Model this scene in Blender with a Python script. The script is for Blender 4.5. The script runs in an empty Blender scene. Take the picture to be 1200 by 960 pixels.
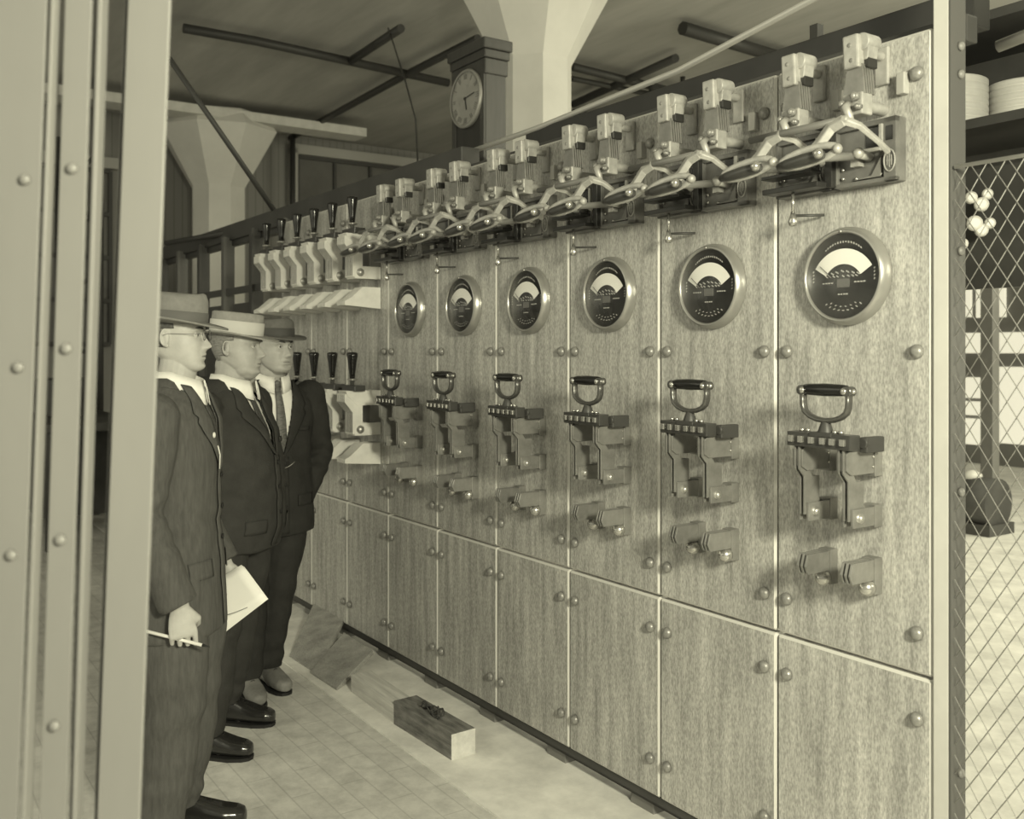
import bpy, bmesh, math, random
from mathutils import Vector, Matrix, Euler, noise
from mathutils.bvhtree import BVHTree
random.seed(7)
PI = math.pi
SC = bpy.context.scene
COL = SC.collection
H = 1.6                        # lens height
F = 1133.0                     # focal length in pixels of the 1200 wide frame

# ------------------------------------------------------------------ board frame
CS, SN = .5621, -.8271
ANG = math.atan2(SN, CS)
OX, OY = 1.058, 2.432
def bt(s, t, z):               # board frame: s to the right along it, t behind it
    return Vector((OX + CS*s - SN*t, OY + SN*s + CS*t, z))
def W(px, py, Y):              # a point at distance Y in front of the lens
    return Vector(((px-600)/F*Y, Y, H + (412-py)/F*Y))
def inv(p):
    dx, dy = p[0]-OX, p[1]-OY
    return CS*dx + SN*dy, -SN*dx + CS*dy

# ------------------------------------------------------------------ materials
def lin(v):
    v /= 255.0
    return v/12.92 if v <= .04045 else ((v+.055)/1.055)**2.4
TINT = (1.0, .985, .93)
def gcol(v): 
    l = lin(v); return (l*TINT[0], l*TINT[1], l*TINT[2], 1)
MATS = {}
def mat(name, v, rough=.5, metal=0.0, var=0.0, scale=8.0, stretch=(1, 1, 1), bump=0.0, coat=0.0, v2=None, detail=5, bscale=None, spec=.5, rnd=0.0, speck=0.0, coord='Object'):
    if name in MATS: return MATS[name]
    m = bpy.data.materials.new(name); m.use_nodes = True
    nt = m.node_tree; N = nt.nodes; L = nt.links
    b = N['Principled BSDF']
    b.inputs['Roughness'].default_value = rough
    b.inputs['Metallic'].default_value = metal
    b.inputs['Specular IOR Level'].default_value = spec
    if coat: b.inputs['Coat Weight'].default_value = coat; b.inputs['Coat Roughness'].default_value = .08
    b.inputs['Base Color'].default_value = gcol(v)
    tc = N.new('ShaderNodeTexCoord'); mp = N.new('ShaderNodeMapping')
    mp.inputs['Scale'].default_value = stretch
    L.new(tc.outputs[coord], mp.inputs['Vector'])
    vec = mp.outputs[0]
    if rnd:
        oi = N.new('ShaderNodeObjectInfo'); ad = N.new('ShaderNodeVectorMath'); ad.operation = 'MULTIPLY_ADD'
        L.new(oi.outputs['Random'], ad.inputs[0]); ad.inputs[1].default_value = (37, 19, 53); L.new(vec, ad.inputs[2])
        vec = ad.outputs[0]
    if var or v2 is not None:
        nz = N.new('ShaderNodeTexNoise'); nz.inputs['Scale'].default_value = scale; nz.inputs['Detail'].default_value = detail
        nz.inputs['Roughness'].default_value = .65
        L.new(vec, nz.inputs['Vector'])
        rp = N.new('ShaderNodeValToRGB')
        a = v*(1-var); c = min(255, v*(1+var)) if v2 is None else v2
        rp.color_ramp.elements[0].position = .3; rp.color_ramp.elements[1].position = .7
        rp.color_ramp.elements[0].color = gcol(a); rp.color_ramp.elements[1].color = gcol(c)
        L.new(nz.outputs['Fac'], rp.inputs[0])
        out = rp.outputs[0]
        if speck:
            n2 = N.new('ShaderNodeTexNoise'); n2.inputs['Scale'].default_value = 1; n2.inputs['Detail'].default_value = 2
            m2 = N.new('ShaderNodeMapping'); m2.inputs['Scale'].default_value = (260, 260, 90)
            L.new(tc.outputs[coord], m2.inputs[0]); L.new(m2.outputs[0], n2.inputs['Vector'])
            r2 = N.new('ShaderNodeValToRGB'); r2.color_ramp.elements[0].position = .32; r2.color_ramp.elements[1].position = .70
            k = 1-speck
            r2.color_ramp.elements[0].color = (k, k, k, 1); r2.color_ramp.elements[1].color = (1+speck,)*3+(1,)
            L.new(n2.outputs['Fac'], r2.inputs[0])
            mx = N.new('ShaderNodeMix'); mx.data_type = 'RGBA'; mx.blend_type = 'MULTIPLY'; mx.inputs[0].default_value = 1
            L.new(out, mx.inputs[6]); L.new(r2.outputs[0], mx.inputs[7]); out = mx.outputs[2]
        L.new(out, b.inputs['Base Color'])
    if bump:
        n3 = N.new('ShaderNodeTexNoise'); n3.inputs['Scale'].default_value = bscale or scale*3; n3.inputs['Detail'].default_value = 4
        L.new(vec, n3.inputs['Vector'])
        bp = N.new('ShaderNodeBump'); bp.inputs['Strength'].default_value = bump; bp.inputs['Distance'].default_value = .01
        L.new(n3.outputs['Fac'], bp.inputs['Height']); L.new(bp.outputs[0], b.inputs['Normal'])
    MATS[name] = m
    return m

slate = mat('slate', 168, .26, var=.14, scale=3.0, stretch=(9, 9, .8), rnd=1, speck=.26, bump=.04, bscale=40, spec=.42)
slate_edge = mat('slate_edge', 205, .5)
steel_light = mat('painted_steel_light', 196, .5, var=.04, scale=3)
steel_post = mat('painted_steel_post', 134, .45, var=.05, scale=2, stretch=(1, 1, .3), bump=.05)
steel_mid = mat('painted_steel', 120, .45, var=.06, scale=4)
steel_dark = mat('dark_steel', 62, .5, var=.12, scale=4)
iron_black = mat('black_iron', 44, .35, var=.1, scale=10)
slate_black = mat('black_slate', 102, .3, var=.14, scale=12)
bakelite = mat('black_hard_rubber', 30, .18)
bakelite2 = mat('brown_hard_rubber', 62, .3)
brass = mat('dull_brass', 175, .38, metal=.75, var=.1, scale=20)
bronze = mat('cast_bronze', 172, .5, metal=.35, var=.09, scale=25, bump=.08)
copper = mat('copper_leaf', 138, .4, metal=.5, var=.12, scale=12)
copper_hi = mat('polished_copper', 182, .45, metal=.3, var=.06, scale=10)
brush_m = mat('brush_metal', 165, .5, metal=.25, var=.12, scale=16)
plate_m = mat('bright_copper_stack', 228, .45, metal=.15, var=.05, scale=10)
leaf_gap = mat('shaded_leaf_gap', 62, .6)  # shade between the copper leaves, put into a dark colour
nickel = mat('nickel_bolt', 190, .25, metal=.8)
bolt_m = mat('bolt_head', 135, .35, metal=.25, var=.12, scale=60, bump=.1)
dial_black = mat('meter_dial_black', 38, .3)
dial_white = mat('meter_scale_white', 238, .5)
dial_text = mat('meter_lettering', 175, .6)
clock_wood = mat('clock_wood', 66, .35, var=.12, scale=3, stretch=(6, 6, .6))
clock_panel = mat('clock_front_wood', 54, .35, var=.12, scale=3, stretch=(6, 6, .6))
clock_face = mat('clock_face_white', 205, .5)
plaster = mat('white_plaster', 214, .8, var=.03, scale=2.0, bump=.03)
ceil_m = mat('ceiling_concrete', 172, .9, var=.10, scale=.6, stretch=(.5, 3, 1), bump=.1)
beam_m = mat('ceiling_beam', 205, .8, var=.05)
pipe_dark = mat('dark_pipe', 58, .5)
conduit_m = mat('galvanized_conduit', 185, .4, metal=.3)
wallboard = mat('wall_boarding', 150, .8)
wood_light = mat('light_timber', 205, .7, var=.12, scale=3, stretch=(1, 12, 12), bump=.1)
wood_dark = mat('dark_timber', 105, .7, var=.35, scale=7, stretch=(1, 5, 5), bump=.15)
board_m = mat('scuffed_board', 156, .6, var=.14, scale=9, stretch=(1, 1, 1), speck=.35)
twine_m = mat('dark_wire', 60, .6)
skin = mat('skin', 182, .5, var=.05, scale=18, bump=.02)
skin2 = mat('skin_tanned', 172, .5, var=.06, scale=18, bump=.02)
hair_m = mat('dark_hair', 75, .6, var=.25, scale=60, stretch=(1, 1, 4))
hair_l = mat('grey_hair', 125, .6, var=.2, scale=60, stretch=(1, 1, 4))
eye_w = mat('eye_white', 190, .25); eye_d = mat('iris_dark', 35, .2)
lip_m = mat('lip', 150, .5)
suit1 = mat('grey_wool', 86, .9, var=.10, scale=14, stretch=(6, 6, 1), bump=.25, bscale=160, spec=.15)
suit2 = mat('dark_grey_wool', 62, .9, var=.08, scale=14, bump=.2, bscale=160, spec=.12)
suit3 = mat('black_wool', 54, .9, var=.08, scale=14, bump=.2, bscale=160, spec=.12)
shirt_m = mat('white_shirt', 240, .75, var=.02, scale=20, bump=.06)
tie_m = mat('dark_tie', 62, .6, var=.25, scale=50, stretch=(1, 1, 3))
tie3_m = mat('patterned_tie', 95, .6, var=.3, scale=55, stretch=(1, 1, 3))
felt1 = mat('grey_felt', 128, .9, var=.07, scale=25, bump=.1, spec=.2)
felt1d = mat('grey_ribbon', 98, .7)
felt2 = mat('tan_felt', 150, .9, var=.07, scale=25, bump=.1, spec=.2)
felt2d = mat('pale_ribbon', 200, .7)
felt3 = mat('dark_felt', 104, .9, var=.07, scale=25, bump=.1, spec=.2)
felt3d = mat('dark_ribbon', 72, .7)
leather = mat('black_leather', 40, .22, coat=.4)
leather_b = mat('dusty_leather', 118, .6, var=.15, scale=15)
sole_m = mat('shoe_sole', 30, .7)
paper_m = mat('white_paper', 242, .7)
porcelain = mat('white_porcelain', 225, .3)
wire_m = mat('fence_wire', 150, .5)
cloth_m = mat('spooled_cable', 205, .7, var=.06, scale=4)
machine_m = mat('machine_dark', 70, .6, var=.2, scale=3)
win_glass_dark = mat('dim_window_pane', 112, .12, var=.12, scale=.7)
frame_dark = mat('window_bars', 66, .6)

def brick_floor():
    m = bpy.data.materials.new('wood_block_floor'); m.use_nodes = True
    nt = m.node_tree; N = nt.nodes; L = nt.links; b = N['Principled BSDF']
    b.inputs['Roughness'].default_value = .7
    tc = N.new('ShaderNodeTexCoord'); br = N.new('ShaderNodeTexBrick')
    br.inputs['Scale'].default_value = 1; br.inputs['Brick Width'].default_value = .42; br.inputs['Row Height'].default_value = .095
    br.inputs['Mortar Size'].default_value = .004; br.inputs['Mortar Smooth'].default_value = .6
    br.inputs['Color1'].default_value = gcol(214); br.inputs['Color2'].default_value = gcol(208); br.inputs['Mortar'].default_value = gcol(192)
    L.new(tc.outputs['Object'], br.inputs['Vector'])
    nz = N.new('ShaderNodeTexNoise'); nz.inputs['Scale'].default_value = 9; nz.inputs['Detail'].default_value = 8; nz.inputs['Roughness'].default_value = .7
    L.new(tc.outputs['Object'], nz.inputs['Vector'])
    rp = N.new('ShaderNodeValToRGB'); rp.color_ramp.elements[0].position = .32; rp.color_ramp.elements[1].position = .62
    rp.color_ramp.elements[0].color = (.72, .72, .72, 1); rp.color_ramp.elements[1].color = (1.06, 1.06, 1.06, 1)
    L.new(nz.outputs['Fac'], rp.inputs[0])
    mx = N.new('ShaderNodeMix'); mx.data_type = 'RGBA'; mx.blend_type = 'MULTIPLY'; mx.inputs[0].default_value = 1
    L.new(br.outputs['Color'], mx.inputs[6]); L.new(rp.outputs[0], mx.inputs[7]); L.new(mx.outputs[2], b.inputs['Base Color'])
    bp = N.new('ShaderNodeBump'); bp.inputs['Strength'].default_value = .25; bp.inputs['Distance'].default_value = .004
    L.new(nz.outputs['Fac'], bp.inputs['Height']); L.new(bp.outputs[0], b.inputs['Normal'])
    return m
floor_m = brick_floor()
kerb_m = mat('smooth_cement', 228, .8, var=.09, scale=5, bump=.1)
def batten_mat():
    m = bpy.data.materials.new('vertical_boarding'); m.use_nodes = True
    nt = m.node_tree; N = nt.nodes; L = nt.links; b = N['Principled BSDF']; b.inputs['Roughness'].default_value = .8
    tc = N.new('ShaderNodeTexCoord'); wv = N.new('ShaderNodeTexWave'); wv.wave_profile = 'SAW'; wv.bands_direction = 'Y'
    wv.inputs['Scale'].default_value = 2.6; wv.inputs['Distortion'].default_value = 0
    L.new(tc.outputs['Object'], wv.inputs['Vector'])
    rp = N.new('ShaderNodeValToRGB'); rp.color_ramp.elements[0].position = .0; rp.color_ramp.elements[1].position = .12
    rp.color_ramp.elements[0].color = gcol(95); rp.color_ramp.elements[1].color = gcol(140)
    L.new(wv.outputs['Fac'], rp.inputs[0]); L.new(rp.outputs[0], b.inputs['Base Color'])
    return m
board_wall_m = batten_mat()
def glass_mat():
    m = bpy.data.materials.new('clear_glass'); m.use_nodes = True
    nt = m.node_tree; N = nt.nodes; L = nt.links
    for n in list(N):
        if n.type == 'BSDF_PRINCIPLED': N.remove(n)
    tr = N.new('ShaderNodeBsdfTransparent'); gl = N.new('ShaderNodeBsdfGlossy'); gl.inputs['Roughness'].default_value = .05
    lw = N.new('ShaderNodeLayerWeight'); lw.inputs[0].default_value = .5
    pw = N.new('ShaderNodeMath'); pw.operation = 'POWER'; L.new(lw.outputs['Facing'], pw.inputs[0]); pw.inputs[1].default_value = 5
    fr = N.new('ShaderNodeMath'); fr.operation = 'MULTIPLY_ADD'; L.new(pw.outputs[0], fr.inputs[0]); fr.inputs[1].default_value = .5; fr.inputs[2].default_value = .025
    mx = N.new('ShaderNodeMixShader')
    L.new(fr.outputs[0], mx.inputs[0]); L.new(tr.outputs[0], mx.inputs[1]); L.new(gl.outputs[0], mx.inputs[2])
    L.new(mx.outputs[0], N['Material Output'].inputs[0])
    return m
glass_m = glass_mat()
def emit_mat(name, v, s):
    m = bpy.data.materials.new(name); m.use_nodes = True
    b = m.node_tree.nodes['Principled BSDF']; b.inputs['Base Color'].default_value = gcol(v)
    b.inputs['Emission Color'].default_value = (1, .95, .72, 1); b.inputs['Emission Strength'].default_value = s
    return m
daylight_pane = emit_mat('daylit_pane', 200, .55)

# ------------------------------------------------------------------ mesh helpers
class MB:
    def __init__(s): s.bm = bmesh.new()
    def _x(s, verts, M):
        if M is not None: bmesh.ops.transform(s.bm, matrix=M, verts=verts)
    def box(s, c, d, rot=None, taper=None):
        r = bmesh.ops.create_cube(s.bm, size=1)
        vs = r['verts']
        for v in vs:
            k = 1 if (taper is None or v.co.z < 0) else taper
            v.co = Vector((v.co.x*d[0]*k, v.co.y*d[1]*k, v.co.z*d[2]))
        M = Matrix.Translation(c)
        if rot is not None: M = M @ Euler(rot).to_matrix().to_4x4()
        s._x(vs, M); return s
    def bb(s, x0, x1, y0, y1, z0, z1): return s.box(((x0+x1)/2, (y0+y1)/2, (z0+z1)/2), (abs(x1-x0), abs(y1-y0), abs(z1-z0)))
    def cyl(s, p, q, r, r2=None, n=16, cap=True):
        p, q = Vector(p), Vector(q); d = q-p; L = d.length
        if L < 1e-6: return s
        R = bmesh.ops.create_cone(s.bm, cap_ends=cap, segments=n, radius1=r, radius2=r if r2 is None else r2, depth=L)
        M = Matrix.Translation((p+q)/2) @ d.to_track_quat('Z', 'Y').to_matrix().to_4x4()
        s._x(R['verts'], M)
        fs = {f for v in R['verts'] for f in v.link_faces}
        for f in fs:
            if len(f.verts) == 4: f.smooth = True
        return s
    def ball(s, c, r, sc=(1, 1, 1), u=16, v=10, rot=None):
        R = bmesh.ops.create_uvsphere(s.bm, u_segments=u, v_segments=v, radius=1)
        M = Matrix.Translation(c)
        if rot is not None: M = M @ Euler(rot).to_matrix().to_4x4()
        M = M @ Matrix.Diagonal((r*sc[0], r*sc[1], r*sc[2], 1))
        s._x(R['verts'], M)
        for vv in R['verts']:
            for f in vv.link_faces: f.smooth = True
        return s
    def rings(s, rings, cap=True, closed=False, smooth=True):
        V = [[s.bm.verts.new(p) for p in r] for r in rings]
        n = len(V[0]); m = len(V)
        for i in range(m if closed else m-1):
            a, b = V[i], V[(i+1) % m]
            for j in range(n):
                try:
                    f = s.bm.faces.new((a[j], a[(j+1) % n], b[(j+1) % n], b[j])); f.smooth = smooth
                except ValueError: pass
        if cap and not closed:
            s.bm.faces.new(V[0][::-1]); s.bm.faces.new(V[-1])
        return s
    def lathe(s, prof, c=(0, 0, 0), axis='Z', n=32, cap=True):   # prof: (r, h)
        M = {'Z': Matrix.Identity(3), 'Y': Matrix.Rotation(-PI/2, 3, 'X'), 'X': Matrix.Rotation(PI/2, 3, 'Y')}[axis]
        c = Vector(c)
        R = [[c + M @ Vector((r*math.cos(2*PI*j/n), r*math.sin(2*PI*j/n), h)) for j in range(n)] for r, h in prof]
        return s.rings(R, cap)
    def tube(s, pts, rad, n=10, closed=False, flat=1.0, up=(0, 0, 1)):
        P = [Vector(p) for p in pts]; m = len(P)
        if not isinstance(rad, (list, tuple)): rad = [rad]*m
        R = []; side = None
        for i in range(m):
            if closed: d = P[(i+1) % m]-P[i-1]
            else: d = P[min(i+1, m-1)]-P[max(i-1, 0)]
            d.normalize()
            if side is None:
                u = Vector(up); side = u.cross(d)
                if side.length < 1e-3: side = Vector((1, 0, 0)).cross(d)
            else: side = side - d*side.dot(d)
            side.normalize(); o = d.cross(side)
            R.append([P[i] + side*math.cos(2*PI*j/n)*rad[i] + o*math.sin(2*PI*j/n)*rad[i]*flat for j in range(n)])
        return s.rings(R, True, closed)
    def prism(s, poly, a, b, axis='Y'):     # polygon in the plane normal to axis, extruded a..b
        def mk(u, v, h):
            return {'Y': (u, h, v), 'X': (h, u, v), 'Z': (u, v, h)}[axis]
        A = [s.bm.verts.new(mk(u, v, a)) for u, v in poly]; B = [s.bm.verts.new(mk(u, v, b)) for u, v in poly]
        n = len(poly)
        s.bm.faces.new(A); s.bm.faces.new(B[::-1])
        for i in range(n): s.bm.faces.new((A[i], B[i], B[(i+1) % n], A[(i+1) % n]))
        return s
    def obj(s, name, m, parent=None, bevel=0, loc=None, fix=True):
        if fix: bmesh.ops.recalc_face_normals(s.bm, faces=s.bm.faces)
        me = bpy.data.meshes.new(name); s.bm.to_mesh(me); s.bm.free()
        me.materials.append(m)
        o = bpy.data.objects.new(name, me); COL.objects.link(o)
        if parent: o.parent = parent
        if loc is not None: o.location = loc
        if bevel:
            b = o.modifiers.new('bevel', 'BEVEL'); b.width = bevel; b.segments = 2; b.limit_method = 'ANGLE'; b.angle_limit = .7
        return o
def tag(o, label, cat, group=None):
    o['label'] = label; o['category'] = cat
    if group: o['group'] = group
    return o
def struct(o): o['kind'] = 'structure'; return o
def empty(name, loc, rz=0.0, label=None, cat=None, group=None):
    o = bpy.data.objects.new(name, None); COL.objects.link(o); o.location = loc; o.rotation_euler = (0, 0, rz)
    o.empty_display_size = .1
    if label: tag(o, label, cat, group)
    return o
def onboard(name, s, z, label, cat, group=None, t=0): return empty(name, bt(s, t, z), ANG, label, cat, group)
KIDS = {}
def kids(o): return [c for c in bpy.data.objects if c.parent == o]
def dup(o, loc=None, label=None, parent=None):
    c = o.copy(); COL.objects.link(c)
    if parent: c.parent = parent
    if loc is not None: c.location = loc
    if label: c['label'] = label
    for k in kids(o): dup(k, parent=c)
    return c

# ================================================================== SWITCHBOARD PANELS
NP = 9; PW = .5
ORD = ['rightmost', 'second from the right', 'third from the right', 'fourth from the right', 'fifth from the right', 'sixth from the right',
       'seventh from the right', 'eighth from the right', 'ninth, at the far end']
def bolt(parent, x, z):
    b = MB().lathe([(.019, -.002), (.0185, -.006), (.0165, -.011), (.012, -.0155), (.006, -.018), (.0005, -.0185)], (x, 0, z), 'Y', 14)
    # lathe along Y: heights are negative (towards the room)
    return b.obj('bolt', bolt_m, parent)
def panel(i, upper):
    z0, z1 = (.7765, 2.417) if upper else (.091, .7685)
    g = .005
    what = 'upper' if upper else 'lower'
    by = ('carrying ' + ('an ammeter and a two-pole knife switch' if i < 6 else 'heavy laminated switches')) if upper else 'plain, with four domed bolts'
    b = MB(); b.bb(-PW/2+g/2, PW/2-g/2, .002, .045, 0, z1-z0)
    o = b.obj('switchboard_panel', slate); 
    o.location = bt(-PW*(i+.5), 0, z0); o.rotation_euler = (0, 0, ANG)
    o.data.materials.append(slate_edge)
    m = o.modifiers.new('bevel', 'BEVEL'); m.width = .007; m.segments = 1; m.limit_method = 'ANGLE'; m.material = 1
    tag(o, f'{what} slate panel {by}, {ORD[i]}', 'panel', f'{what} slate panels of the switchboard')
    zs = [2.309, 1.6, .881] if upper else [.662, .2155]
    for z in zs:
        for x in (-PW/2+.042, PW/2-.042): bolt(o, x, z-z0)
    return o
for i in range(NP): panel(i, True)
for i in range(NP): panel(i, False)

# steel frame of the board: end stile, foot blocks, back angle
fr = onboard('end_stile', 0, .0, 'pale riveted steel angle closing the near end of the switchboard', 'frame')
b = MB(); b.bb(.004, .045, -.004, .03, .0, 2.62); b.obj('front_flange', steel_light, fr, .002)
b = MB(); b.bb(.045, .052, -.004, .06, .0, 2.62); b.obj('side_flange', mat('side_flange_dark', 84, .5), fr, .001)  # side flange set darker than the front flange
for z in (2.36, 2.29, 1.85, 1.25, .55):
    MB().lathe([(.012, 0), (.011, .006), (.006, .010), (.0005, .011)], (.052, .035, z), 'X', 12).obj('rivet', steel_mid, fr)
for i in range(10):
    s = -.12 - PW*i
    if i == 9: s = -4.47
    b = MB(); b.bb(-.06, .06, .03, .16, 0, .05)
    o = b.obj('foot_block', steel_mid, None, .003); o.location = bt(s, 0, 0); o.rotation_euler = (0, 0, ANG)
    tag(o, 'dark packing block on the floor under the switchboard' + (', ' + (ORD[i] if i < 8 else 'at the far end' if i == 9 else 'ninth from the right')), 'block', 'packing blocks under the switchboard')
b = MB(); b.bb(-4.5, .04, .016, .075, .05, .12); b.bb(-4.5, .04, .016, .12, .05, .058)
o = b.obj('base_channel', steel_dark); o.location = bt(0, 0, 0); o.rotation_euler = (0, 0, ANG)
tag(o, 'dark steel channel along the foot of the switchboard behind the lower panels', 'channel')

# ================================================================== METERS
def meter():
    r = .134
    root = onboard('ammeter', -.25, 1.805, '', 'meter', 'round ammeters on the slate panels')
    MB().lathe([(r*.86, -.018), (r*.87, -.030), (r*.90, -.034), (r*.935, -.031), (r*.965, -.020), (r, -.012), (r, .001)], (0, 0, 0), 'Y', 64, False).obj('bezel', mat('meter_bezel', 165, .3, metal=.6), root)
    MB().lathe([(r*.875, -.0265), (r*.86, -.0265), (r*.86, -.020), (.0005, -.020)], (0, 0, 0), 'Y', 64, False).obj('dial', dial_black, root)
    R = r*.87
    b = MB(); n = 28; pv = -.28*R
    V = []
    for k in range(n+1):
        a = math.radians(-58 + 116*k/n)
        V.append((b.bm.verts.new((.56*R*math.sin(a), -.0225, pv+.56*R*math.cos(a))), b.bm.verts.new((.92*R*math.sin(a), -.0225, pv+.92*R*math.cos(a)))))
    for k in range(n): b.bm.faces.new((V[k][0], V[k][1], V[k+1][1], V[k+1][0]))
    b.obj('scale', dial_white, root)
    b = MB()
    def dash(x, z, w, h, rot=0): b.box((x*R, -.0215, z*R), (w*R, .0012, h*R), (0, -rot, 0))
    for k in range(15):                                           # arched lettering over the scale
        a = math.radians(-38+76*k/14); dash(.80*math.sin(a)*.98, .80*math.cos(a), .028, .05 if k % 4 else .035, a)
    for k in range(9):
        a = math.radians(-36+72*k/8); dash(.80*math.sin(a), -.80*math.cos(a), .06, .022, -a)
    for k in range(6):
        a = math.radians(-28+56*k/5); dash(.71*math.sin(a), -.71*math.cos(a), .05, .02, -a)
    for x in (-.42, -.3, -.17, -.02, .12, .27, .41): dash(x, .12-abs(x)*.18, .09, .028, -.5)
    for x in (-.46, -.36, -.26, -.16, .0, .14, .26, .36): dash(x, .0, .07, .026, -.5)
    for x in (-.55, -.47, -.39, -.31, .33, .41, .49, .57): dash(x, -.15, .055, .03)
    for x in (-.12, -.05, .03, .1): dash(x, -.42, .05, .03)
    for sx in (-1, 1):
        for k in range(4): dash(sx*.84, -.10+.08*k, .045, .03, .8)
    b.obj('lettering', dial_text, root)
    MB().box((0, -.0215, -.16*R), (.34*R, .002, .20*R)).obj('nameplate', mat('meter_nameplate', 96, .4), root)
    b = MB(); a = math.radians(-50)
    b.box(((.6*R*math.sin(a)), -.0255, pv+.62*R*math.cos(a)), (.012*R, .0012, .44*R), (0, a, 0)).obj('pointer', dial_black, root)
    MB().lathe([(R, -.0275), (R, -.0285), (.0005, -.0285)], (0, 0, 0), 'Y', 40).obj('glass', glass_m, root)
    MB().ball((0, -.033, r*.9), .004).obj('screw', nickel, root)
    return root
PLACE = ['nearest, on the rightmost panel', 'second from the right of the row', 'third from the right of the row', 'fourth from the right of the row', 'fifth from the right, second smallest', 'farthest and smallest, next to the heavy switches']
m0 = meter(); m0['label'] = 'round black ammeter with white scale, ' + PLACE[0]
for i in range(1, 6): dup(m0, bt(-.25-PW*i, 0, 1.805), 'round black ammeter with white scale, ' + PLACE[i])

# ================================================================== KNIFE SWITCHES (front, light)
def leaf_stack(b, x, w, n, y0, y1, z0, z1, gap=.0022):
    th = (w-gap*(n-1))/n
    for k in range(n):
        xx = x-w/2+k*(th+gap); b.bb(xx, xx+th, y0, y1, z0, z1)
def knife_switch():
    root = onboard('knife_switch', -.25, 1.0, '', 'switch', 'two-pole knife switches on the slate panels')
    for sx, nm in ((-.055, 'a'), (.085, 'b')):
        # jaw: leaves reaching out from the slab, front end stepped
        b = MB()
        for k, dx in enumerate((-.013, 0, .013)):
            yf = -.142
            b.prism([(0, .28), (yf+.02, .28), (yf, .292), (yf, .336), (yf+.012, .343), (0, .343)], sx+dx-.0035, sx+dx+.0035, 'X')
        b.bb(sx-.02, sx+.02, -.03, .002, .272, .348)
        b.obj('upper_jaw', copper, root, .0012)
        b = MB()                                                   # two-blade knife, cranked under the jaw
        for dx in (-.007, .007):
            b.prism([(-.062, .16), (-.125, .16), (-.125, .262), (-.146, .285), (-.146, .345), (-.112, .345), (-.112, .29), (-.092, .262), (-.062, .262)], sx+dx-.0028, sx+dx+.0028, 'X')
        b.obj('blade', copper, root, .001)
        b = MB()
        for dx in (-.014, .014): b.bb(sx+dx-.004, sx+dx+.004, -.118, 0, .143, .192)
        b.bb(sx-.02, sx+.02, -.03, .002, .138, .197)
        b.obj('hinge', copper, root, .0012)
        MB().cyl((sx-.024, -.092, .168), (sx+.024, -.092, .168), .013, n=14).ball((sx+.022, -.092, .168), .011, (.8, 1, 1)).obj('hinge_bolt', brass, root)
        b = MB()
        for k in range(2): b.ball((sx+.0185, -.035, .298+.026*k), .0035, u=8, v=6)
        b.obj('rivet', nickel, root)
        b = MB()
        for k, dx in enumerate((-.013, 0, .013)):
            b.prism([(0, -.002), (-.118, -.002), (-.128, .02), (-.118, .052), (0, .052)], sx+dx-.0035, sx+dx+.0035, 'X')
        b.bb(sx-.02, sx+.02, -.03, .002, -.04, .056)
        b.obj('lower_jaw', copper, root, .0012)
        MB().lathe([(.021, -.028), (.023, -.036), (.021, -.048), (.012, -.058), (.0005, -.062)], (sx+.002, 0, -.022), 'Y', 16).obj('stud_nut', nickel, root)
        MB().cyl((sx+.0, .0, -.022), (sx, -.03, -.022), .014).obj('stud', brass, root)
    MB().bb(-.083, .118, -.152, -.108, .346, .385).obj('crossbar', bakelite2, root, .003)
    b = MB()
    for x in (-.066, -.034, .0, .036, .066, .098): b.box((x, -.156, .366), (.016, .010, .018))
    b.obj('crossbar_nut', nickel, root, .002)
    b = MB()
    for x in (-.05, -.03, .055, .075): b.cyl((x, -.13, .385), (x, -.13, .394), .007, n=6)
    b.obj('terminal_nut', nickel, root)
    MB().box((.125, -.07, .36), (.022, .075, .04)).cyl((.125, -.112, .365), (.125, -.10, .365), .014).obj('bar_support', steel_dark, root, .003)
    # handle: U yoke with rubber grip
    zt, zb = .497, .418; xc = .027; hw = .072
    pts = [(xc-hw, -.13, zt), (xc-hw, -.13, zt-.03)]
    for k in range(0, 9):
        a = PI + PI*k/8
        pts.append((xc+hw*math.cos(a)*(.98), -.13, zb+.036+.036*math.sin(a)*1.0))
    pts += [(xc+hw, -.13, zt-.03), (xc+hw, -.13, zt)]
    b = MB(); b.tube(pts, .0075, 10, flat=1.7, up=(0, 1, 0)); b.cyl((xc-hw, -.144, zt), (xc-hw, -.116, zt), .013); b.cyl((xc+hw, -.144, zt), (xc+hw, -.116, zt), .013)
    b.obj('yoke', mat('dark_bronze', 92, .3, metal=.5), root)
    b = MB(); b.tube([(xc-hw+.006, -.13, zt+.002), (xc-hw+.02, -.13, zt+.002), (xc, -.13, zt+.002), (xc+hw-.02, -.13, zt+.002), (xc+hw-.006, -.13, zt+.002)], [.0135, .0155, .0175, .0155, .0135], 14)
    b.obj('grip', bakelite, root)
    MB().ball((xc-hw-.013, -.13, zt), .007).ball((xc+hw+.013, -.13, zt), .007).ball((xc-hw+.006, -.146, zt), .009, (1, .6, 1)).ball((xc+hw-.006, -.146, zt), .009, (1, .6, 1)).obj('grip_screw', nickel, root)
    MB().cyl((xc, -.13, .42), (xc, -.13, .385), .010, .022).box((xc, -.13, .382), (.07, .05, .012)).obj('stem', steel_dark, root, .002)
    return root
kn = knife_switch(); kn['label'] = 'knife switch with looped black handle, nearest, on the rightmost panel'
for i in range(1, 6): dup(kn, bt(-.25-PW*i, 0, 1.0), 'knife switch with looped black handle, ' + PLACE[i])

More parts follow.
